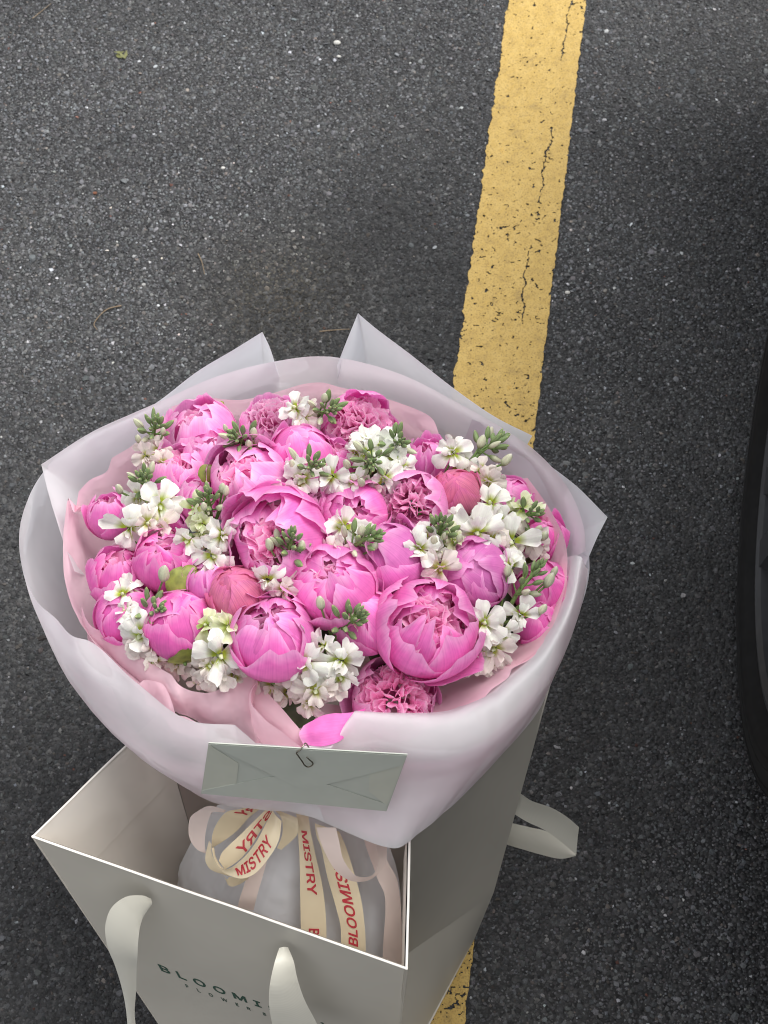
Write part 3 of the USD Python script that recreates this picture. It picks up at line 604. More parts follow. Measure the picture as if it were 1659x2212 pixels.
wrap('tissue_paper', [Hh([C3(-60, 420, .0), C3(0, 570, .002), C3(130, 640, .002), C3(250, 715, .002), C3(370, 800, .001), C3(470, 868, .0), C3(560, 915, .0), C3(650, 968, .002), C3(705, 1040, .0), C3(780, 1082, -.002), C3(860, 1100, -.004), C3(930, 1108, -.006), C3(1010, 1088, -.004), C3(1070, 1030, -.002), C3(1092, 992, .0), C3(1160, 948, .002), C3(1250, 936, .002), C3(1305, 965, .0), C3(1335, 1030, -.004)]),
                      Hh([C3(-30, 560, -.02), C3(20, 690, -.014), C3(130, 760, -.014), C3(250, 850, -.012), C3(370, 940, -.012), C3(470, 1010, -.012), C3(570, 1070, -.012), C3(700, 1120, -.004), C3(770, 1160, -.010), C3(840, 1200, -.016), C3(900, 1220, -.016), C3(970, 1230, -.014), C3(1040, 1215, -.012), C3(1100, 1180, -.010), C3(1140, 1150, -.009), C3(1190, 1130, -.008), C3(1240, 1130, -.007), C3(1280, 1140, -.007), C3(1300, 1160, -.012)]),
                      Hh([C3(0, 760, -.05), C3(60, 850, -.05), C3(170, 920, -.05), C3(290, 1000, -.05), C3(400, 1080, -.05), C3(500, 1150, -.05), C3(620, 1230, -.05), C3(760, 1290, -.03), C3(850, 1330, -.04), C3(930, 1390, -.05), C3(1000, 1420, -.05), C3(1060, 1440, -.05), C3(1120, 1450, -.05), C3(1180, 1470, -.05), C3(1220, 1490, -.05), C3(1260, 1510, -.05), C3(1300, 1530, -.05), C3(1330, 1540, -.05), C3(1360, 1560, -.055)])], TISSUE,
     'pleated pink tissue sheet folded over at the front left below the white stocks', nu=150, nv=34, crumple=.003, scale=22, seed=25, cat='tissue paper')
wrap('tissue_paper', [Hh([C3(1300, 975, -.012), C3(1345, 1040, -.012), C3(1420, 1120, -.013), C3(1510, 1215, -.014), C3(1600, 1320, -.016), C3(1680, 1420, -.018), C3(1720, 1540, -.022)]),
                      Hh([C3(1290, 1090, -.012), C3(1320, 1180, -.016), C3(1390, 1260, -.018), C3(1480, 1340, -.02), C3(1560, 1420, -.022), C3(1630, 1490, -.022), C3(1700, 1550, -.024)]),
                      Hh([C3(1300, 1300, -.03), C3(1320, 1380, -.035), C3(1370, 1430, -.04), C3(1440, 1480, -.04), C3(1520, 1520, -.04), C3(1600, 1550, -.04), C3(1690, 1570, -.04)])], TISSUE,
     'pink tissue fold in shade next to the paper clip', nu=70, nv=24, crumple=.002, scale=22, seed=27, cat='tissue paper')
wrap('tissue_paper', [Hh([(540, 1470, -.055), (620, 1500, -.055), (700, 1520, -.055), (790, 1530, -.055), (900, 1520, -.055)]),
                      Hh([(540, 1560, -.05), (620, 1580, -.048), (700, 1590, -.045), (790, 1580, -.045), (900, 1570, -.045)]),
                      Hh([(560, 1640, -.045), (640, 1650, -.042), (710, 1640, -.038), (780, 1610, -.036), (880, 1590, -.036)])], TISSUE,
     'pink tissue deep in the shade behind the paper clip', nu=60, nv=20, crumple=.003, scale=22, seed=26, cat='tissue paper')
wrap('tissue_paper', [Hh([C3(1330, 1030, .0), C3(1292, 1082, .002), C3(1280, 1130, .002), C3(1284, 1190, .002), C3(1340, 1265, .0), C3(1410, 1335, -.002), C3(1530, 1420, -.004), C3(1640, 1510, -.006), C3(1690, 1545, -.008)]),
                      Hh([C3(1300, 1060, -.004), C3(1276, 1100, -.004), C3(1268, 1150, -.004), C3(1276, 1215, -.004), C3(1325, 1320, -.006), C3(1395, 1400, -.01), C3(1500, 1470, -.012), C3(1610, 1540, -.014), C3(1680, 1565, -.014)]),
                      Hh([C3(1280, 1110, -.02), C3(1270, 1180, -.02), C3(1275, 1260, -.022), C3(1290, 1370, -.024), C3(1340, 1480, -.03), C3(1400, 1530, -.03), C3(1490, 1560, -.03), C3(1600, 1580, -.03), C3(1670, 1590, -.03)])], TISSUE,
     'narrow bright pink tissue edge running down to the paper clip', nu=80, nv=20, crumple=.001, scale=22, seed=28, cat='tissue paper')
wrap('tissue_paper', [Hh([C3(385, 1042, -.004), C3(430, 1008, -.002), C3(495, 1012, -.002), C3(580, 1040, -.004), C3(625, 1110, -.006), C3(660, 1200, -.008), C3(690, 1280, -.008), C3(760, 1296, -.008), C3(840, 1335, -.008), C3(930, 1380, -.01)]),
                      Hh([C3(420, 1075, -.01), C3(470, 1050, -.008), C3(520, 1060, -.008), C3(570, 1110, -.010), C3(605, 1180, -.012), C3(640, 1260, -.014), C3(690, 1320, -.016), C3(760, 1340, -.018), C3(840, 1380, -.02), C3(920, 1420, -.022)]),
                      Hh([C3(450, 1200, -.03), C3(480, 1210, -.03), C3(520, 1230, -.03), C3(560, 1270, -.03), C3(600, 1320, -.03), C3(640, 1380, -.032), C3(700, 1420, -.034), C3(770, 1440, -.036), C3(850, 1460, -.036), C3(930, 1480, -.038)])], TISSUE,
     'small curled pink tissue fold tucked behind the front left white lip', nu=80, nv=20, crumple=.0015, scale=22, seed=29, cat='tissue paper')

# white tissue round the stems, inside the bag
Z1 = lambda cx, cy, z, *c: tuple(at(374.6 + .1635 * cx, 1711.4 + .1635 * cy, z)) + c
ZB = lambda cx, cy, z, *c: tuple(at(613.5 + .1752 * cx, 1743.7 + .1752 * cy, z)) + c
A3 = lambda px, py, z, *c: tuple(at(px, py, z)) + c
wrap('stem_wrap', [[A3(470, 1740, .365), A3(540, 1730, .37), A3(610, 1735, .37), A3(690, 1750, .37), A3(760, 1775, .365), A3(830, 1800, .36)],
                   [A3(412, 1820, .32, 1), A3(470, 1830, .335), A3(560, 1850, .345), A3(640, 1860, .347), A3(720, 1875, .343), A3(790, 1885, .335), A3(860, 1890, .325)],
                   [A3(389, 1882, .27, 1), A3(420, 1910, .295), A3(500, 1960, .31), A3(600, 1990, .315), A3(700, 2010, .312), A3(790, 2030, .305), A3(866, 2040, .292)],
                   [A3(380, 1950, .20), A3(420, 2000, .22), A3(500, 2060, .235), A3(600, 2100, .24), A3(700, 2130, .238), A3(790, 2150, .232), A3(866, 2170, .222)]], STEMWRAP,
     'crumpled white tissue round the stems inside the bag', nu=110, nv=60, folds=14, famp=.005, crumple=.005, scale=14, seed=33, edge=1., cat='tissue paper')

# cream printed ribbon: bow loop and two tails
cr = thing('printed_ribbon', 'cream satin bow ribbon printed with red capitals, loop and tails inside the bag', 'ribbon')
def on_rib(G, u0, u1, t0, t1):
    """lettering running along a strip from u0 to u1, its feet at t0 and heads at t1 across"""
    return lambda x, y, z: on_grid(G, u0 + (u1 - u0) * x, t0 + (t1 - t0) * y, .0002 + .0003 * z)
def up(G):                                                         # a strip's grid with its normals towards the camera
    n = grid_normals(G)[3, 30]
    return 1. if n @ (EYE - G[3, 30]) > 0 else -1.
def letter_strip(G, text, u0, u1, t0, t1, part, mat_=REDINK):
    s = up(G)
    lettering(text, lambda x, y, z: on_grid(G, u0 + (u1 - u0) * x, t0 + (t1 - t0) * y, s * (.0002 + .0003 * z)), mat_, part)
t_, G = rib('tail', [ZB(150, 60, .385), ZB(165, 230, .382), ZB(190, 600, .368), ZB(200, 1100, .348), ZB(208, 1560, .325), ZB(208, 1900, .29)],
            [ZB(290, 40, .385), ZB(330, 300, .382), ZB(392, 600, .368), ZB(470, 950, .352), ZB(513, 1300, .335), ZB(525, 1680, .315), ZB(528, 1950, .285)], CREAMRIB, cr, cup=.001, label='left printed tail')
letter_strip(G, 'MISTRY', .13, .51, .32, .70, t_)
letter_strip(G, 'BLOO', .71, .90, .32, .70, t_)
t_, G = rib('tail', [ZB(380, 200, .384), ZB(400, 350, .382), ZB(450, 480, .377), ZB(540, 880, .36), ZB(640, 1230, .345), ZB(698, 1480, .332), ZB(702, 1690, .32), ZB(700, 1950, .29)],
            [ZB(680, 300, .382), ZB(745, 440, .379), ZB(862, 800, .364), ZB(950, 1130, .35), ZB(998, 1500, .332), ZB(1010, 1820, .312), ZB(1012, 2000, .285)], CREAMRIB, cr, cup=.001, label='right printed tail')
letter_strip(G, 'BLOOMISTRY', .765, .10, .68, .32, t_)
t_, G = rib('loop', [Z1(505, 735, .385), Z1(515, 560, .393), Z1(580, 400, .40), Z1(700, 262, .405), Z1(900, 215, .41), Z1(1200, 110, .41)],
            [Z1(512, 740, .378), Z1(720, 605, .385), Z1(850, 500, .388), Z1(1000, 335, .392), Z1(1120, 240, .396), Z1(1300, 130, .40)], CREAMRIB, cr, label='back band of the bow loop')
letter_strip(G, 'TRY', .97, .60, .72, .22, t_)
t_, G = rib('loop', [Z1(600, 905, .392), Z1(640, 800, .394), Z1(720, 715, .397), Z1(900, 545, .402), Z1(1080, 365, .406), Z1(1260, 190, .408)],
            [Z1(680, 1020, .386), Z1(760, 975, .388), Z1(900, 865, .392), Z1(1020, 720, .397), Z1(1180, 460, .402), Z1(1320, 250, .406)], CREAMRIB, cr, label='middle band of the bow loop')
letter_strip(G, 'STRY', .98, .34, .95, .38, t_)
t_, G = rib('loop', [Z1(505, 735, .40), Z1(530, 850, .403), Z1(620, 1000, .405), Z1(720, 1010, .407), Z1(960, 830, .414), Z1(1090, 660, .417), Z1(1220, 420, .419), Z1(1310, 240, .418)],
            [Z1(508, 745, .396), Z1(540, 900, .397), Z1(640, 1045, .397), Z1(760, 1108, .398), Z1(900, 1140, .40), Z1(1050, 1092, .403), Z1(1250, 882, .408), Z1(1390, 640, .412), Z1(1430, 380, .415)], CREAMRIB, cr, cup=.002, label='front band of the bow loop')
letter_strip(G, 'MISTRY', .40, .80, .80, .28, t_)
rib('loop', [Z1(504, 690, .399), Z1(500, 760, .396), Z1(520, 850, .394), Z1(600, 990, .392), Z1(740, 1105, .394)],
    [Z1(470, 640, .39), Z1(430, 800, .386), Z1(422, 900, .384), Z1(470, 1000, .382), Z1(735, 1112, .388)], CREAMRIB, cr, label='outer side of the bow loop where it turns')
rib('loop', [Z1(640, 1080, .384), Z1(710, 1150, .383), Z1(740, 1120, .386), Z1(880, 1140, .386), Z1(1000, 1125, .386)],
    [Z1(700, 1160, .378), Z1(718, 1220, .377), Z1(765, 1246, .377), Z1(860, 1222, .378), Z1(980, 1150, .380)], CREAMRIB, cr, label='short underside of the bow loop')
rib('loop', [Z1(1290, 200, .402), Z1(1420, 330, .40), Z1(1440, 540, .395), Z1(1370, 740, .388)],
    [Z1(1640, 340, .398), Z1(1650, 440, .396), Z1(1640, 550, .39), Z1(1430, 760, .384)], CREAMRIB, cr, label='gathered knot side of the bow')
# pale pink ribbon
pr = thing('plain_ribbon', 'pale pink plain ribbon in loops and tails beside the printed bow', 'ribbon')
rib('loop', [Z1(690, 235, .40), Z1(470, 180, .40), Z1(320, 250, .396), Z1(225, 330, .39), Z1(200, 470, .384), Z1(212, 600, .379), Z1(262, 700, .376), Z1(340, 775, .374), Z1(430, 812, .372)],
    [Z1(680, 268, .398), Z1(600, 262, .398), Z1(520, 262, .397), Z1(470, 350, .392), Z1(438, 470, .387), Z1(418, 600, .382), Z1(415, 680, .379), Z1(422, 760, .376), Z1(440, 815, .373)], PINKRIB, pr, label='left loop')
rib('loop', [ZB(400, 250, .408), ZB(435, 380, .405), ZB(520, 590, .398), ZB(640, 785, .392), ZB(770, 885, .388), ZB(900, 921, .386), ZB(1040, 902, .386), ZB(1150, 830, .388), ZB(1250, 690, .392), ZB(1270, 480, .397), ZB(1270, 380, .40)],
    [ZB(640, 250, .412), ZB(682, 430, .409), ZB(722, 620, .404), ZB(800, 755, .40), ZB(890, 845, .396), ZB(1000, 862, .395), ZB(1090, 835, .396), ZB(1150, 740, .398), ZB(1172, 620, .40), ZB(1140, 480, .404), ZB(1120, 380, .406)], PINKRIB, pr, label='right loop')
rib('tail', [ZB(980, 380, .38), ZB(1015, 500, .378), ZB(1100, 730, .37), ZB(1160, 900, .362), ZB(1235, 1060, .354), ZB(1250, 1300, .344), ZB(1228, 1600, .33), ZB(1215, 1900, .31)],
    [ZB(1240, 480, .376), ZB(1268, 640, .37), ZB(1390, 880, .356), ZB(1430, 1120, .345), ZB(1448, 1400, .332), ZB(1455, 1700, .318), ZB(1465, 2000, .30)], PINKRIB, pr, label='right tail')
rib('tail', [Z1(1010, 980, .368), Z1(960, 1150, .362), Z1(880, 1390, .352), Z1(840, 1560, .335)],
    [Z1(1240, 900, .37), Z1(1195, 1060, .364), Z1(1100, 1390, .352), Z1(1060, 1560, .335)], PINKRIB, pr, label='left tail')

# ------------------------------------------------------------------ envelope and paper clip
ZE = lambda cx, cy, z: at(419.8 + .292 * cx, 1582.2 + .292 * cy, z)
env = thing('envelope', 'grey green paper envelope clipped to the front lip of the wrapping', 'envelope')
eTL, eTR, eBR, eBL = ZE(105, 78, .556), ZE(1577, 163, .556), ZE(1422, 582, .478), ZE(50, 452, .478)
eN = norm(np.cross(eTR - eTL, eTL - eBL)); eN = eN if eN @ (EYE - eTL) > 0 else -eN
def epl(cx, cy, off):                                              # a spot of the photograph on the envelope's plane
    d = ray(419.8 + .292 * cx, 1582.2 + .292 * cy); return EYE + d * (((eTL - EYE) @ eN) / (d @ eN)) + eN * off
def slab(poly, z0, z1, mat_, name, parent):
    a = np.array([epl(x, y, z1) for x, y in poly]); b = np.array([epl(x, y, z0) for x, y in poly]); n = len(poly)
    F = [[0, i, i + 1] for i in range(1, n - 1)] + [[n, n + i + 1, n + i] for i in range(1, n - 1)]
    for i in range(n):
        j = (i + 1) % n; F += [[i, n + i, n + j], [i, n + j, j]]
    return obj(name, (np.vstack([a, b]), np.array(F)), mat_, parent)
slab([(105, 78), (1577, 163), (1422, 582), (50, 452)], -.0008, 0, ENV, 'back_sheet', env)
slab([(104, 84), (328, 226), (312, 372), (56, 446)], .0002, .0004, ENV2, 'side_flap', env)
slab([(1574, 168), (1300, 262), (1290, 430), (1424, 540)], .0002, .0004, ENV2, 'side_flap', env)
slab([(54, 448), (62, 424), (535, 330), (760, 305), (1405, 520), (1424, 535), (1420, 578)], .0004, .0006, ENV, 'bottom_flap', env)
slab([(108, 80), (1574, 166), (1540, 236), (1250, 312), (800, 420), (480, 262)], .0007, .0008, ENV, 'top_flap', env)
clip = [(835, 152, .0035), (855, 172, .0035), (876, 192, .0034), (880, 206, .0034), (866, 218, .0034), (846, 225, .0034), (826, 218, .0034), (800, 185, .0032), (772, 148, .003), (759, 130, .0028), (763, 120, .0028), (785, 111, .002), (800, 106, .0), (815, 108, -.003), (822, 116, -.004), (850, 160, -.004)]
cp = cat_rom([epl(*c) for c in clip], 70)
obj('paper_clip', tube(cp, .00055, 8), STEEL, smooth=True, label='bent steel paper clip holding the envelope to the wrapping', cat='paper clip')

# ------------------------------------------------------------------ flowers
def petal_surface(R_, phi, w, th0, th1, off, flare, ruffle, seed, elong=1.05, notch=.0, curl=0., nu=17, nv=15, dent=0., wig=1., jit=4.):
    r = np.random.default_rng(seed)
    u = np.linspace(-1, 1, nu)[None]; v = np.linspace(0, 1, nv)[:, None]
    ed = meshkit.fbm(np.c_[(u[0] + 1) * 3.2 + r.uniform(0, 50), np.full(nu, r.uniform(0, 50)), np.zeros(nu)], 3, seed % 97) - .5
    vmax = 1 - .30 * np.abs(u) ** 2.6 + ed[None] * .30 * wig - notch * np.exp(-(u * 5) ** 2)
    vv = v * vmax
    th = np.radians(th0 + (th1 - th0) * vv)
    prof = np.sin(np.pi * np.clip(.16 + vv * .64, 0, 1)) ** .8
    al = u * np.radians(w) * prof
    cth, sth = np.cos(th), np.sin(th)
    d = np.stack([sth * math.cos(phi) + 0 * u, sth * math.sin(phi) + 0 * u, cth + 0 * u], -1)
    l = np.array([-math.sin(phi), math.cos(phi), 0])
    D = np.cos(al)[..., None] * d + np.sin(al)[..., None] * l
    nz = meshkit.fbm(np.c_[(u * 2.1 + 0 * v).ravel() + seed * 1.37, (vv * 2.4).ravel(), np.full(u.size * v.size, seed * .71)], 3, seed % 89).reshape(nv, nu) - .5
    k = off + wig * .065 * np.sin(u * r.uniform(3, 6) + r.uniform(0, 6.28)) * vv ** 4 + flare * vv ** 3 + ruffle * nz * (.25 + vv ** 2 * 1.2) - curl * np.clip(vv - .82, 0, 1) ** 1.5 * 6 + .035 * (np.abs(u) ** 2) * 1.0 * vv - dent * np.exp(-(u * 2.4) ** 2) * vv * (1 - vv)
    Pn = D * (R_ * k)[..., None]; Pn[..., 2] *= elong
    if jit:                                                          # each petal leans a little its own way
        ax = norm(r.normal(0, 1, 3)); a = math.radians(r.normal(0, jit)); K = np.array([[0, -ax[2], ax[1]], [ax[2], 0, -ax[0]], [-ax[1], ax[0], 0]])
        Pn = Pn @ (np.eye(3) + math.sin(a) * K + (1 - math.cos(a)) * K @ K).T
    return Pn

def frame(axis):
    a = norm(np.asarray(axis, float)); x = np.cross([.3, .9, .2], a); x = norm(x); return np.stack([x, np.cross(a, x), a], 0)

def flower_frame(px, py, ox, oy, rpx, dh):
    """centre, radius and axis of a flower seen at px, py whose mouth is seen at ox, oy"""
    c = domept(px, py, dh); d = c - EYE; dep = d @ FW; Rr = rpx * dep / FPX
    vd = norm(-d); rx = norm(RT - vd * (RT @ vd)); ux_ = np.cross(vd, rx); ux_ = ux_ if ux_ @ UP > 0 else -ux_
    a, b = (ox - px) / rpx, (py - oy) / rpx; m = math.hypot(a, b)
    if m > .93: a, b = a * .93 / m, b * .93 / m
    ax = rx * a + ux_ * b + vd * math.sqrt(max(.05, 1 - a * a - b * b))
    return c, Rr, frame(ax)

def strip_petals(R_, n, spread, rise, seed, size=.34):
    """the packed ruffled petals in the heart of an open peony: small wavy blades standing on a low dome"""
    r = np.random.default_rng(seed); parts, uvs = [], []
    nu, nv = 7, 8
    for k in range(n):
        q = math.sqrt((k + .5) / n); t = k * 2.39996 + r.normal(0, .25)
        tilt = q * math.radians(spread)
        fr = frame([math.sin(tilt) * math.cos(t), math.sin(tilt) * math.sin(t), math.cos(tilt)])
        base = fr[2] * R_ * (rise * .62)
        s = R_ * size * r.uniform(.75, 1.3)
        u = np.linspace(-1, 1, nu)[None]; v = np.linspace(0, 1, nv)[:, None]
        ph = r.uniform(0, 6.28); wv = r.uniform(.10, .26); cup = r.uniform(-.5, .7)
        vm = v * (1 - .32 * np.abs(u) ** 2.2 + .07 * np.sin(u * 7 + ph))
        x = u * s * r.uniform(.5, .75) * np.sin(np.pi * np.clip(.14 + .66 * vm, 0, 1)); z = vm * s * 1.2 + 0 * u
        y = s * (wv * np.sin(u * 2.6 + ph) * vm + cup * (vm ** 2) * .6 + .28 * u * u * vm)
        sp = math.atan2(-fr[0] @ fr[0], 0) + r.uniform(0, 6.28); c_, s_ = math.cos(sp), math.sin(sp)
        L = np.stack([x * c_ - y * s_, x * s_ + y * c_, z], -1).reshape(-1, 3)
        parts.append((base + L @ fr, grid_faces(nu, nv))); uvs.append(grid_uv(nu, nv))
    v_, f_ = join(parts); return v_, f_, np.vstack(uvs)

def sphere_cap(R_, elong, nu=20, nv=12):
    th = np.linspace(.02, np.pi - .3, nv)[:, None]; ph = np.linspace(0, 2 * np.pi, nu)[None]
    return np.stack([np.sin(th) * np.cos(ph) * R_, np.sin(th) * np.sin(ph) * R_, np.cos(th) * R_ * elong + 0 * ph], -1)

PG = 'pink peonies of the bouquet'
def peony(px, py, rpx, ox, oy, typ, seed, label, pink=0, dh=-.012, sepals=0, extra=(), twist=0.):
    c, R_, fr = flower_frame(px, py, ox, oy, rpx, dh)
    r = np.random.default_rng(seed)
    t = thing('peony', label, 'peony', PG)
    m = PINKS[pink] if isinstance(pink, int) else pink
    def place(Pn): return c + Pn.reshape(-1, 3) @ fr
    def pet(phi, w, th0, th1, off, flare, ruffle, sd, mat_=m, name='petal', **kw):
        Pn = petal_surface(R_, phi, w, th0, th1, off, flare, ruffle, sd, **kw); nv, nu = Pn.shape[:2]
        obj(name, (place(Pn), grid_faces(nu, nv)), mat_, t, smooth=True, uv=grid_uv(nu, nv))
    def core(n, spread, rise, size, mm=CORE):
        v_, f_, uv = strip_petals(R_, n, spread, rise, seed + 5, size)
        obj('inner_petals', (c + v_ @ fr, f_), mm, t, smooth=True, uv=uv, kind='stuff', label='packed ruffled petals in the heart of the flower')
    ph = r.uniform(0, 6.28) + twist
    if typ == 'bud':
        cap = sphere_cap(R_ * .86, 1.05); obj('petal', (place(cap), grid_faces(cap.shape[1], cap.shape[0], True)), m, t, smooth=True, uv=grid_uv(cap.shape[1], cap.shape[0]))
        for k in range(4): pet(ph + k * 1.62 + r.normal(0, .12), r.uniform(52, 64), 168, r.uniform(-22, 6), .91 + .01 * k, .0, .07, seed * 31 + k)
        for k in range(4): pet(ph + .8 + k * 1.55 + r.normal(0, .15), r.uniform(50, 62), 170, r.uniform(8, 34), .965 + .008 * k, .015, .07, seed * 31 + 10 + k)
        for k in range(3): pet(ph + .3 + k * 2.1 + r.normal(0, .25), r.uniform(48, 64), 170, r.uniform(34, 74), 1.01 + .012 * k, r.uniform(.03, .14), .08, seed * 31 + 20 + k, wig=1.2)
    elif typ == 'half':                                              # big petals closing on a small dark mouth
        core(24, 40, .55, .36)
        for k in range(4): pet(ph + k * 1.57 + r.normal(0, .3), r.uniform(34, 50), 155, r.uniform(2, 24), .76 + .012 * k, r.uniform(-.05, .02), .16, seed * 31 + k, wig=1.6, jit=7)
        for k in range(5): pet(ph + .5 + k * 1.26 + r.normal(0, .22), r.uniform(46, 60), 162, r.uniform(8, 32), .86 + .012 * k, r.uniform(-.05, .03), .13, seed * 31 + 10 + k, wig=1.4, jit=5)
        for k in range(4): pet(ph + k * 1.6 + r.normal(0, .2), r.uniform(54, 68), 168, r.uniform(20, 46), .95 + .012 * k, r.uniform(.0, .08), .11, seed * 31 + 20 + k, notch=.06, wig=1.2)
        for k in range(3): pet(ph + .7 + k * 2.1 + r.normal(0, .3), r.uniform(48, 62), 170, r.uniform(40, 76), 1.02 + .012 * k, r.uniform(.06, .22), .10, seed * 31 + 30 + k, wig=1.3, jit=6)
    elif typ == 'wide':
        core(64, 60, .56, .34)
        for k in range(5): pet(ph + k * 1.26 + r.normal(0, .3), r.uniform(28, 46), 150, r.uniform(14, 44), r.uniform(.66, .80), r.uniform(-.08, .05), .22, seed * 31 + k, wig=1.8, jit=9)
        for k in range(5): pet(ph + .5 + k * 1.26 + r.normal(0, .22), r.uniform(42, 58), 162, r.uniform(20, 46), .82 + .014 * k, r.uniform(-.07, .03), .15, seed * 31 + 10 + k, wig=1.5, jit=6)
        for k in range(4): pet(ph + k * 1.6 + r.normal(0, .2), r.uniform(54, 68), 168, r.uniform(26, 56), .94 + .012 * k, r.uniform(.0, .10), .12, seed * 31 + 20 + k, notch=.06, wig=1.2)
        for k in range(3): pet(ph + .7 + k * 2.1 + r.normal(0, .3), r.uniform(48, 62), 170, r.uniform(44, 78), 1.02 + .012 * k, r.uniform(.08, .26), .10, seed * 31 + 30 + k, wig=1.3, jit=6)
    elif typ == 'cup':
        core(20, 50, .5, .40)
        for k in range(4): pet(ph + k * 1.57 + r.normal(0, .15), r.uniform(40, 50), 165, r.uniform(8, 26), .82 + .01 * k, .0, .10, seed * 31 + k)
        for k in range(5): pet(ph + .6 + k * 1.26 + r.normal(0, .15), r.uniform(38, 52), 170, r.uniform(14, 36), .95 + .012 * k, .06, .10, seed * 31 + 10 + k, notch=.05)
        for k in range(3): pet(ph + .2 + k * 2.1 + r.normal(0, .3), r.uniform(38, 54), 170, r.uniform(30, 66), 1.02, r.uniform(.1, .3), .10, seed * 31 + 20 + k, wig=1.3, jit=7)
    elif typ == 'open':
        core(130, 74, .92, .29)
        for k in range(7): pet(ph + k * .9 + r.normal(0, .15), r.uniform(28, 42), 150, r.uniform(38, 56), .74, .10, .22, seed * 31 + k, mat_=PINKS[2], wig=1.8)
        for k in range(6): pet(ph + .4 + k * 1.05 + r.normal(0, .12), r.uniform(38, 50), 160, r.uniform(40, 62), .92, .16, .14, seed * 31 + 10 + k, notch=.06)
    for (phi_deg, w, th1, off, flare) in extra:
        pet(math.radians(phi_deg), w, 160, th1, off, flare, .10, seed * 31 + 60 + int(phi_deg) % 17)
    for k in range(sepals):
        pet(ph + 1.0 + k * 2.0, 30, 172, r.uniform(66, 88), 1.06, .06, .05, seed * 31 + 50 + k, mat_=SEPAL, name='sepal')
    if typ == 'open' and py > 1450:                                  # a fallen guard petal lying towards the clip
        Gp = sheet_grid([Hh([(790, 1530, -.006), (775, 1555, -.008), (755, 1585, -.012)]), Hh([(755, 1540, -.002), (735, 1570, -.003), (725, 1605, -.008)]), Hh([(700, 1545, -.004), (690, 1575, -.004), (693, 1612, -.010)]), Hh([(655, 1568, -.010), (646, 1585, -.010), (655, 1608, -.014)])], 16, 22, .0015, 60, 3)
        put_grid('petal', Gp, PINKS[0], t, label='fallen outer petal lying flat towards the paper clip')
    down = O - N3 * .13; s0 = c - fr[2] * R_ * .85
    obj('stem', tube(cat_rom([s0, lerp(s0, down, .5) - fr[2] * .01, down], 8), .0028, 6), STEMG, t, smooth=True)

def ang_to(px, py, ox, oy, tx, ty, rpx, dh=-.012):
    """the azimuth about a flower's axis that points at tx, ty in the photograph"""
    c, R_, fr = flower_frame(px, py, ox, oy, rpx, dh); p = domept(tx, ty, dh) - c
    return math.degrees(math.atan2(p @ fr[1], p @ fr[0]))

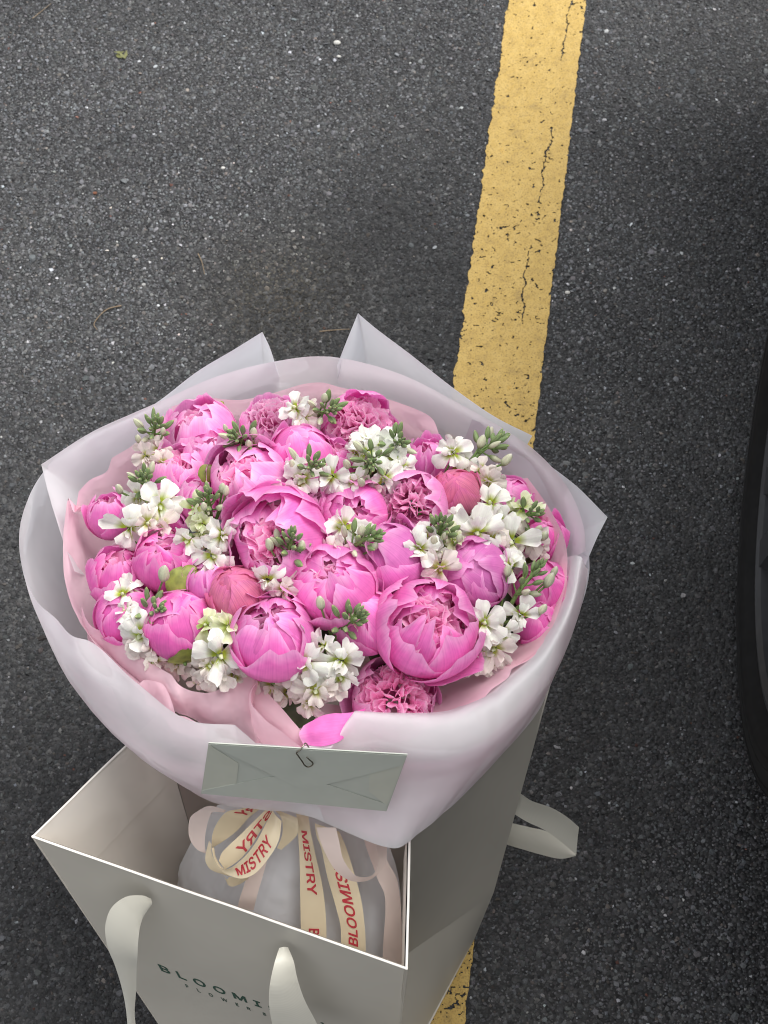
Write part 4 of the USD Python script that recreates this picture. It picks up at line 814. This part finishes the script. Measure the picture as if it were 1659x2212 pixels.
PEONIES = [
 (435, 942, 66, 425, 893, 'cup', 1, 'tulip shaped pink peony at the back left, just right of the leftmost green bud spike', 2, -.012, 0, None),
 (590, 925, 60, 585, 885, 'open', 2, 'loose ruffled light pink peony at the back below the topmost white blossoms', 2, -.016, 0, None),
 (650, 985, 60, 645, 942, 'bud', 3, 'smooth round pink peony in front of the loose ruffled back one', 0, -.010, 0, None),
 (775, 930, 68, 782, 908, 'open', 4, 'wide open ruffled pink peony at the top right with two tall guard petals', 0, -.016, 0, [(705, 905, 34, 28, 1.0, .25), (787, 870, 36, 40, 1.0, .2)]),
 (392, 1025, 54, 385, 985, 'cup', 5, 'pale pink peony half hidden behind the left white blossoms', 2, -.016, 0, None),
 (435, 1078, 44, 440, 1045, 'cup', 6, 'small light pink peony behind the left bud spike with the cream blossom', 2, -.020, 0, None),
 (535, 1042, 80, 508, 1012, 'wide', 7, 'big pink peony with pale ruffled heart at the upper middle', 2, -.006, 0, [(520, 960, 56, 40, 1.04, .12), (570, 1090, 52, 34, 1.0, .0)]),
 (597, 1168, 92, 562, 1170, 'wide', 8, 'largest pink peony left of centre with an open torn face and arching back petals', 0, -.004, 0, [(620, 1085, 50, 50, 1.08, .2), (560, 1090, 46, 56, 1.06, .2), (680, 1130, 50, 34, 1.02, .06)]),
 (768, 1112, 62, 760, 1106, 'half', 9, 'pink peony with folded mouth right of centre above the white stock with dark buds', 0, -.012, 0, [(712, 1095, 44, 50, 1.05, .15)]),
 (890, 1095, 66, 872, 1100, 'open', 10, 'wide open pink peony with loose ruffles left of the round coral bud', 2, -.010, 0, [(905, 1040, 40, 44, 1.0, .15), (940, 1080, 40, 44, 1.0, .15)]),
 (985, 1066, 46, 975, 1035, 'bud', 11, 'small round coral pink peony bud at the right below the tall green spike', CORAL, -.002, 1, None),
 (930, 1003, 48, 925, 965, 'cup', 12, 'pink peony with cupped petals at the back right of the topmost white cluster', 0, -.020, 0, None),
 (1098, 1082, 44, 1096, 1058, 'bud', 13, 'pink peony bud at the far right above the broad white cluster', 0, -.016, 0, None),
 (838, 1208, 70, 805, 1160, 'bud', 14, 'smooth pink peony in the centre right with a broad plain petal', 3, -.010, 0, None),
 (1025, 1240, 67, 1012, 1222, 'bud', 15, 'big closed mauve pink peony bud at the right', 3, -.006, 0, None),
 (1172, 1275, 54, 1178, 1240, 'bud', 16, 'deep pink peony at the right rim behind the drooping green stems', 1, -.020, 0, None),
 (1176, 1165, 42, 1172, 1135, 'cup', 17, 'deep pink peony sliver at the right rim under the broad white cluster', 1, -.024, 0, None),
 (722, 1262, 82, 712, 1236, 'half', 18, 'round pink peony with a small dark mouth at the very centre', 0, -.004, 0, None),
 (922, 1358, 94, 940, 1328, 'wide', 19, 'large cup shaped pink peony at the lower right with a deep ruffled heart', 0, .0, 0, [(985, 1440, 40, 84, 1.06, .2), (850, 1290, 40, 48, 1.05, .12)]),
 (850, 1515, 80, 856, 1492, 'open', 20, 'lowest peony, pale ruffled pompon pressed against the front white lip', 2, -.044, 0, [(910, 1460, 48, 44, 1.0, .18), (805, 1450, 46, 46, 1.0, .15), (690, 1565, 50, 86, 1.05, .25)]),
 (592, 1377, 80, 588, 1330, 'half', 21, 'cup shaped pink peony at the lower middle with its mouth turned up', 0, .0, 0, None),
 (790, 1342, 62, 778, 1308, 'bud', 22, 'smooth pink peony bud behind the lowest green spike', 0, -.014, 0, None),
 (388, 1350, 66, 380, 1308, 'bud', 23, 'closed pink peony bud at the lower left above the two greenish blossoms', 1, -.004, 1, None),
 (513, 1288, 54, 500, 1255, 'bud', 24, 'pink peony bud streaked with yellow green at the left of centre', CORAL, -.004, 1, None),
 (358, 1212, 62, 344, 1180, 'half', 25, 'half closed deep pink peony at the left under the white blossoms', 1, -.008, 1, None),
 (262, 1248, 58, 255, 1208, 'cup', 26, 'upper of the two pink peonies at the far left edge', 1, -.012, 0, None),
 (274, 1330, 58, 262, 1300, 'bud', 27, 'lower of the two pink peonies at the far left edge', 1, -.010, 0, None),
 (237, 1116, 42, 228, 1082, 'cup', 28, 'small pink peony at the left rim beside the big white blossoms', 0, -.022, 0, None),
 (362, 1140, 38, 365, 1115, 'cup', 29, 'scrap of mauve peony between the left white blossoms', 3, -.022, 0, None),
 (455, 1260, 50, 448, 1225, 'cup', 30, 'mauve pink peony petals between the olive leaf and the streaked bud', 3, -.014, 2, None),
 (455, 990, 48, 458, 955, 'cup', 31, 'light pink peony tucked between the two big upper left ones', 2, -.018, 1, None),
 (1160, 1350, 44, 1165, 1320, 'bud', 32, 'deep pink peony bud low at the right rim by the last white blossoms', 1, -.022, 0, None),
 (680, 1090, 46, 690, 1060, 'cup', 33, 'pink peony petals in the gap above the largest peony', 0, -.018, 0, None),
 (720, 1000, 46, 718, 970, 'cup', 34, 'pink peony petals left of the topmost white cluster', 0, -.018, 0, None),
]
for px, py, rr, ox, oy, typ, sd_, lab, pk, dh, sep, ex in PEONIES:
    rr *= 1.17; ox, oy = px + (ox - px) * 1.17, py + (oy - py) * 1.17
    extra = [(ang_to(px, py, ox, oy, tx, ty, rr, dh), w, th1, off, fl) for tx, ty, w, th1, off, fl in (ex or ())]
    peony(px, py, rr, ox, oy, typ, sd_, lab, pk, dh, sep, extra)

# ---- stocks
def bud_mesh(p, d, L, r_, n=8, m=9, groove=.10):
    fr = frame(d); t = np.linspace(0, 1, m)[:, None]; a = np.linspace(0, 2 * np.pi, n + 1)[None]
    rad = r_ * np.sin(np.pi * np.clip(t * .94 + .06, 0, 1)) ** .62 * (1 + groove * np.cos(4 * a)) * (1 - .25 * t)
    Q = np.stack([rad * np.cos(a), rad * np.sin(a), t * L + 0 * a], -1)
    return p + Q.reshape(-1, 3) @ fr, grid_faces(n + 1, m), grid_uv(n + 1, m)

def blossom(parent, c, axis, R_, seed, mat_, full=1.0):
    r = np.random.default_rng(seed); fr = frame(axis)
    th = np.linspace(0, 1, 5)[:, None]; a = np.linspace(0, 2 * np.pi, 9)[None]
    cal = np.stack([R_ * .16 * np.sin(np.pi * (.15 + .6 * th)) * np.cos(a), R_ * .16 * np.sin(np.pi * (.15 + .6 * th)) * np.sin(a), -R_ * .62 + th * R_ * .62 + 0 * a], -1)
    head = obj('blossom', (c + cal.reshape(-1, 3) @ fr, grid_faces(9, 5)), BUDG, parent, smooth=True, uv=grid_uv(9, 5))
    nu = nv = 8
    def pet(phi, lift, L, W, zoff, curl, name='petal'):
        u = np.linspace(-1, 1, nu)[None]; v = np.linspace(0, 1, nv)[:, None]
        e = meshkit.fbm(np.c_[(u[0] + 1) * 2.6 + r.uniform(0, 40), np.full(nu, 3.), np.zeros(nu)], 3, int(r.integers(90))) - .5
        vm = v * (1 - .28 * np.abs(u) ** 2.4 + .3 * e[None] - .07 * np.exp(-(u * 4) ** 2))
        w = W * np.clip(.16 + 1.25 * vm ** 1.1 - .38 * vm ** 3, 0, 2) * .5
        k1, k2 = r.uniform(0, 6.28), r.uniform(2.2, 4.2)
        wave = R_ * (.12 * np.sin(u * k2 + k1) * vm + .07 * np.sin(u * 6.5 + k1 * 2 + vm * 2) * vm ** 2)
        x = vm * L; y = u * w + 0 * vm
        ang = np.radians(lift) - curl * vm ** 2
        X_ = np.cumsum(np.gradient(x, axis=0) * np.cos(ang), 0); Z_ = np.cumsum(np.gradient(x, axis=0) * np.sin(ang), 0) + wave + zoff + .05 * R_ * np.abs(u) ** 2 * vm * r.uniform(-2, 2)
        cp_, sp_ = math.cos(phi), math.sin(phi)
        Q = np.stack([X_ * cp_ - y * sp_, X_ * sp_ + y * cp_, Z_], -1).reshape(-1, 3)
        obj(name, (c + Q @ fr, grid_faces(nu, nv)), mat_, head, smooth=True, uv=grid_uv(nu, nv))
    p0 = r.uniform(0, 6.28)
    n5 = int(r.integers(4, 7))
    for k in range(n5): pet(p0 + k * 6.283 / n5 + r.normal(0, .2), r.uniform(-14, 30), R_ * r.uniform(.9, 1.18), R_ * r.uniform(.78, 1.12), 0, r.uniform(-.2, 1.3))
    for k in range(3): pet(p0 + .6 + k * 2.1 + r.normal(0, .4), r.uniform(26, 66), R_ * r.uniform(.6, .92) * full, R_ * r.uniform(.55, .9), R_ * .05, r.uniform(-.5, 1.4))
    if r.random() < .6:
        v_, f_, uv = bud_mesh(c + fr[2] * R_ * .02, fr[2] + r.normal(0, .2, 3), R_ * .36, R_ * .12, groove=.15)
        obj('pistil', (v_, f_), CREAM, head, smooth=True, uv=uv)
    else:
        for k in range(3): pet(p0 + 1 + k * 2.1 + r.normal(0, .4), r.uniform(55, 85), R_ * r.uniform(.3, .5), R_ * r.uniform(.3, .5), R_ * .07, r.uniform(-.8, .8))
    return head

def stock(base, tip, blooms, label, seed, n=16, tip_h=.030, base_h=-.02, wbuds=(), cl=1.0, tipdir=None, stemr=.0024, nolow=False):
    r = np.random.default_rng(seed)
    t = thing('stock_stem', label, 'stock flower', 'white stocks among the peonies')
    pb = domept(base[0], base[1], base_h); pt = domept(tip[0], tip[1], tip_h + .006) if tip else domept(base[0], base[1], .0)
    root = lerp(pb, O - N3 * .13, .6)
    mid = lerp(pb, pt, .5) + N3 * .006
    path = cat_rom([root, pb, mid, pt], 22)
    obj('stem', tube(path, np.linspace(.0030, stemr * .62, 22), 8), STEMG, t, smooth=True)
    ax = norm(path[-1] - path[-5]); fr = frame(ax)
    if tip:
        n = int(n * 1.35)
        for k in range(n):                                          # the crowded buds, youngest at the tip
            q = k / max(1, n - 1); a = k * 2.39996 + r.normal(0, .2)
            spread = math.radians(6 + 58 * q ** .8 + r.normal(0, 5)); cl_ = 1.1 * cl; back = .029 * q * cl
            d = norm(fr[2] * math.cos(spread) + (fr[0] * math.cos(a) + fr[1] * math.sin(a)) * math.sin(spread))
            o = pt - fr[2] * (back + .004); L = (.0062 + .0058 * q) * r.uniform(.85, 1.15) * cl_; ped = (.003 + .0065 * q) * cl_
            rr = (.0014 + .0013 * q) * r.uniform(.9, 1.12) * cl_
            p = o + d * ped + N3 * .0015 * q
            v_, f_, uv = bud_mesh(p, norm(d + N3 * .25), L, rr)
            s_, g_ = tube(np.array([o, o + d * ped * .6, p + d * L * .1]), .0007, 5)
            b = obj('bud', (v_, f_), BUDW if (q > .86 and k % 2) else BUDG, t, smooth=True, uv=uv)
            obj('bud_stalk', (s_, g_), STEMG, b, smooth=True)
    for bx_, by_, L in wbuds:                                        # single larger buds showing white
        p = domept(bx_, by_, .022 if tip_h > .01 else .01); j = path[12] if len(path) > 12 else pb
        d = norm(norm(p - j) * .5 + N3 * .5 + UP * .2)
        v_, f_, uv = bud_mesh(p, d, L, L * .30, groove=.06)
        b = obj('bud', (v_, f_), BUDW, t, smooth=True, uv=uv, label='larger bud showing white')
        obj('bud_stalk', tube(cat_rom([j, lerp(j, p, .6) - N3 * .002, p + d * L * .1], 8), .0009, 6), STEMG, b, smooth=True)
    more = []
    for b in blooms:
        if r.random() < .7:
            a = r.uniform(0, 6.28); rr_ = b[2] * r.uniform(.55, .85)
            more.append((b[0] + math.cos(a) * rr_, b[1] + math.sin(a) * rr_ * .8 + 6, b[2] * r.uniform(.62, .85), (b[3] if len(b) > 3 else 0) if r.random() < .6 else 1, (b[4] if len(b) > 4 else .014) - .009))
    for i, b in enumerate(list(blooms) + more):
        bx_, by_, rp = b[:3]; mm = {0: WHITE, 1: BLUSH, 2: CREAM}[b[3] if len(b) > 3 else 0]; hh = b[4] if len(b) > 4 else .014
        p = domept(bx_, by_, hh); dep = (p - EYE) @ FW; Rb = 1.02 * rp * dep / FPX
        out = p - (pb + pt) / 2; ax_ = norm(norm(EYE - p) * 1.0 + norm(out) * .75 + r.normal(0, .22, 3))
        h_ = blossom(t, p, ax_, Rb, seed * 50 + i, mm)
        j = path[min(len(path) - 1, 8 + i % 6)]
        obj('flower_stalk', tube(cat_rom([j, lerp(j, p, .6) - N3 * .003, p - ax_ * Rb * .5], 7), .0010, 6), STEMG, h_, smooth=True)

STOCKS = [
 ((330, 990), (336, 908), [(318, 985, 36, 1), (345, 972, 30, 1, .008), (352, 1000, 30, 1, .004)], 'white stock with small upright bud spike at the far back left against white paper', 101, dict(wbuds=[(300, 955, .010), (352, 938, .009)], n=14)),
 ((325, 1085), (308, 1030), [(345, 1090, 46, 0), (280, 1140, 54, 0), (318, 1130, 40, 1), (345, 1135, 38, 1, .006), (300, 1075, 34, 0, .006)], 'full white stock at the left with green buds over big ruffled blossoms', 102, dict(wbuds=[(262, 1065, .012)], n=15)),
 ((540, 978), (503, 945), [(548, 962, 20, 1)], 'green bud spike leaning left between two back peonies, hardly any blossom', 103, dict(wbuds=[(548, 945, .012), (538, 965, .009), (490, 932, .008)], n=14, base_h=-.005)),
 ((462, 1140), (445, 1062), [(418, 1100, 32, 2), (478, 1155, 42, 0), (405, 1165, 36, 0), (460, 1200, 42, 0, .006), (435, 1130, 26, 2)], 'stock with forked green spike and green eyed blossoms left of the largest peony', 104, dict(wbuds=[(442, 1102, .010), (487, 1070, .011), (480, 1065, .011)], n=12)),
 ((622, 1250), (632, 1150), [(578, 1252, 42, 0), (612, 1272, 28, 1), (640, 1220, 34, 0, .004)], 'stock with the tallest upright green bud spike in front of the largest peony', 105, dict(wbuds=[(585, 1188, .013), (650, 1190, .012), (600, 1165, .011)], n=15, tip_h=.036)),
 ((650, 1050), (684, 1000), [(652, 1038, 42, 0), (615, 1070, 34, 0), (640, 1015, 28, 0), (600, 1075, 26, 0)], 'white stock with a bunched green tip at the upper middle', 106, dict(n=14, wbuds=[(632, 1010, .010)])),
 ((672, 920), (722, 884), [(640, 882, 36, 0), (655, 905, 30, 1, .006)], 'topmost white stock bending its green tip right against the pink tissue', 107, dict(n=14, wbuds=[(700, 868, .011)], tip_h=.02)),
 ((812, 1010), (800, 1000), [(790, 975, 38, 0), (825, 965, 46, 0), (850, 990, 42, 0), (718, 1030, 38, 0), (762, 1040, 30, 0), (828, 1035, 40, 0), (868, 1010, 34, 0), (800, 955, 34, 0)], 'broad white stock cluster at the upper middle with a dark green bud crown', 108, dict(n=14, tip_h=.034, wbuds=[(752, 1010, .012), (782, 1048, .012)])),
 ((845, 985), (866, 955), [(838, 985, 20, 0, .004)], 'short pale green bud spike right of the broad upper cluster', 109, dict(n=12, base_h=-.008)),
 ((1000, 1015), (1092, 945), [(978, 978, 38, 0), (1040, 1015, 30, 1), (1055, 1040, 34, 1), (1005, 1000, 28, 0, .006)], 'stock with the long green stem reaching out towards the upper right paper', 110, dict(n=14, tip_h=.024, base_h=.0, wbuds=[(1035, 968, .013), (1085, 1005, .014), (1055, 945, .010)])),
 ((1100, 1140), (1166, 1108), [(1060, 1090, 42, 0), (1030, 1150, 52, 0), (1105, 1170, 52, 0), (1128, 1098, 38, 2), (1080, 1130, 36, 0), (1140, 1165, 40, 1, .006), (1000, 1130, 34, 0, .006)], 'broad white stock cluster at the right with green buds towards the rim', 111, dict(n=10, wbuds=[(1170, 1165, .013), (1160, 1150, .011)])),
 ((945, 1200), (955, 1122), [(905, 1185, 44, 0), (950, 1228, 40, 1), (978, 1165, 30, 2), (920, 1160, 36, 0, .006)], 'white stock with knobbly dark buds beside the mauve bud', 112, dict(n=14, wbuds=[(938, 1175, .011), (990, 1170, .010), (960, 1165, .009)])),
 ((745, 1200), (822, 1155), [(742, 1138, 46, 0), (735, 1185, 32, 1), (715, 1190, 30, 1), (770, 1150, 28, 0)], 'white stock pointing its dark green tip right in the very centre', 113, dict(n=14, wbuds=[(778, 1158, .012), (805, 1188, .010)], base_h=.0)),
 ((1075, 1345), (1172, 1218), [(1102, 1222, 36, 0, .02), (1045, 1345, 46, 0), (1126, 1328, 38, 0), (1068, 1400, 46, 1, .002), (1085, 1365, 34, 0, .006), (1035, 1415, 36, 1, -.004)], 'white stock with long drooping green stems at the right rim', 114, dict(n=12, tip_h=.026, wbuds=[(1178, 1268, .015), (1165, 1325, .012), (1192, 1245, .010), (1095, 1245, .012)])),
 ((718, 1385), (785, 1325), [(655, 1430, 48, 0), (738, 1425, 50, 0), (655, 1380, 44, 0, .008), (683, 1490, 48, 1, .002), (700, 1395, 34, 0), (765, 1345, 26, 2, .008), (650, 1470, 40, 1, -.004), (720, 1475, 40, 1, -.004)], 'large white stock at the lower middle with star shaped blossoms and a curled green spike', 115, dict(n=16, tip_h=.032, wbuds=[(694, 1315, .014)])),
 ((310, 1345), (352, 1318), [(266, 1285, 40, 0), (270, 1320, 28, 0), (305, 1368, 46, 0), (330, 1395, 42, 1, .004), (290, 1345, 34, 0)], 'white stock at the lower left with a nodding grey green bud cluster', 116, dict(n=18, tip_h=.022, wbuds=[(352, 1255, .017)])),
 ((465, 1390), None, [(445, 1350, 36, 2), (494, 1352, 36, 2), (475, 1415, 50, 0), (468, 1455, 46, 1, .0), (440, 1445, 36, 1, -.006), (500, 1430, 36, 1, -.002)], 'white stock with two greenish star blossoms and no spike at the lower left', 117, dict()),
 ((400, 1435), None, [(385, 1432, 40, 1, -.02), (350, 1415, 34, 1, -.016)], 'blush stock blossoms sunk behind the front left tissue', 118, dict(base_h=-.04)),
 ((590, 1475), None, [(590, 1480, 40, 1, -.025), (620, 1495, 36, 1, -.03), (560, 1460, 34, 1, -.02)], 'blush stock blossoms in the shade above the paper clip', 119, dict(base_h=-.05)),
 ((1030, 1450), None, [(1010, 1430, 34, 1, -.02), (880, 1460, 30, 1, -.03)], 'blush stock blossoms in the shade below the large cup shaped peony', 120, dict(base_h=-.05)),
]
for b, tp, bl, lab, sd_, kw in STOCKS:
    stock(b, tp, bl, lab, sd_, **kw)

# olive leaf in the left of the bouquet, with insect bites
def leaf(px, py, ang, L, W, h, mat_, label, seed, bend=.25):
    r = np.random.default_rng(seed); c = domept(px, py, h); vd = norm(EYE - c)
    rx = norm(RT - vd * (RT @ vd)); uy = norm(UP - vd * (UP @ vd))
    d = rx * math.cos(ang) + uy * math.sin(ang); s = np.cross(vd, d)
    nu, nv = 9, 15; u = np.linspace(-1, 1, nu)[None]; v = np.linspace(0, 1, nv)[:, None]
    ed = 1 + .22 * (meshkit.fbm(np.stack([v * 4 + u * 0, u * 2 + v * 0, 0 * u * v], -1).reshape(-1, 3), 3, seed).reshape(nv, nu) - .5)
    w = W * np.sin(np.pi * np.clip(.08 + .9 * v, 0, 1)) ** .7 * ed
    Q = c + (v * L - L / 2 + 0 * u)[..., None] * d + (u * w)[..., None] * s + (-bend * L * ((v - .5) ** 2 + .3 * u * u))[..., None] * vd
    obj('leaf', (Q.reshape(-1, 3), grid_faces(nu, nv)), mat_, smooth=True, label=label, cat='leaf', group='leaves among the flowers')
leaf(398, 1258, 1.0, .030, .014, .004, SEPAL, 'olive green rounded leaf with bitten edge between left peonies', 1)
leaf(450, 1022, .6, .016, .008, .006, SEPAL, 'small olive leaf tip between the upper left peonies', 2)
leaf(468, 885, .9, .018, .006, .0, SEPAL, 'dark green tip peeping over the back left peony', 3)
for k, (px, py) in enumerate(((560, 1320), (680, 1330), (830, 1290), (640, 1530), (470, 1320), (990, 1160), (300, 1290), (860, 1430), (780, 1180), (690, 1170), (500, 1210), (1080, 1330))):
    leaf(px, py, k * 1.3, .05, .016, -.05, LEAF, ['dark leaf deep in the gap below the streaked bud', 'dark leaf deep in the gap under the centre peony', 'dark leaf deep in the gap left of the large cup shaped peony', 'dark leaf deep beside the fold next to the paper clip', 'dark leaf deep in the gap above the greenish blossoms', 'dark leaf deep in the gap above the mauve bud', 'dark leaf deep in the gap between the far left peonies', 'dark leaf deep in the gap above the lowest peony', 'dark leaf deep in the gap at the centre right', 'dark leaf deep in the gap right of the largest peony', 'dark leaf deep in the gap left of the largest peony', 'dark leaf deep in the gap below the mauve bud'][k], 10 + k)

# ------------------------------------------------------------------ litter on the asphalt
STRAW = plain('dry_straw', (.24, .175, .11), .7, .2, 300); PALE = plain('pale_stone', (.62, .61, .57), .7, .1, 300); MOSS = plain('yellow_green_leaf', (.15, .155, .05), .6, .3, 300); RUST = plain('brown_bits', (.22, .09, .05), .8, .3, 300)
def straw(pts_, r_, label):
    obj('dry_stalk', tube(cat_rom([at(px, py, .0028) for px, py in pts_], 24), np.linspace(r_ * .8, r_ * .4, 24), 6), STRAW, smooth=True, label=label, cat='dry stalk', group='dry stalks on the asphalt')
straw([(262, 660), (232, 668), (210, 688), (203, 702), (210, 712)], .0011, 'curved dry stalk lying on the asphalt left of the bouquet')
straw([(428, 548), (436, 566), (442, 592)], .0009, 'short straight dry stalk on the asphalt above the back paper corner')
straw([(690, 716), (720, 713), (755, 711)], .0010, 'dry twig on the asphalt between the two paper points')
straw([(70, 40), (95, 20), (110, 8)], .0008, 'faint dry stalk on the asphalt at the top left')
def pebble(px, py, s, mat_, label, seed):
    ic = trimesh.creation.icosphere(subdivisions=2); v = np.array(ic.vertices); v = v * (1 + .35 * (meshkit.fbm(v * 1.6 + seed, 2, seed)[:, None] - .5))
    obj('pebble', (at(px, py, s * .4) + v * [s, s * .75, s * .6], np.array(ic.faces)), mat_, smooth=True, label=label, cat='pebble', group='loose pebbles on the asphalt')
pebble(728, 92, .0048, PALE, 'largest white pebble on the asphalt left of the yellow line near the top', 1)
pebble(732, 122, .0028, PALE, 'small white pebble just below the largest one near the top', 2)
pebble(482, 363, .003, PALE, 'small white pebble on the asphalt in the upper middle left', 3)
pebble(1226, 632, .0032, PALE, 'white pebble on the asphalt right of the yellow line', 4)
pebble(326, 884, .0034, PALE, 'white pebble on the asphalt just above the left wrapping edge', 5)
pebble(205, 417, .0028, RUST, 'dark red brown pebble on the asphalt at the upper left', 6)
lm = []
rl = np.random.default_rng(5)
for k in range(5):
    c = at(262 + rl.normal(0, 6), 117 + rl.normal(0, 3), .004); a = rl.uniform(0, 6.28); d = V(math.cos(a), math.sin(a), .25); s = V(-math.sin(a), math.cos(a), .1)
    v = np.array([c - d * .006, c + s * .0025, c + d * .007, c - s * .0025]); lm.append((v, np.array([[0, 1, 2], [0, 2, 3]])))
obj('leaf_fragment', join(lm), MOSS, label='crumpled yellow green leaf fragment on the asphalt at the upper left', cat='leaf')
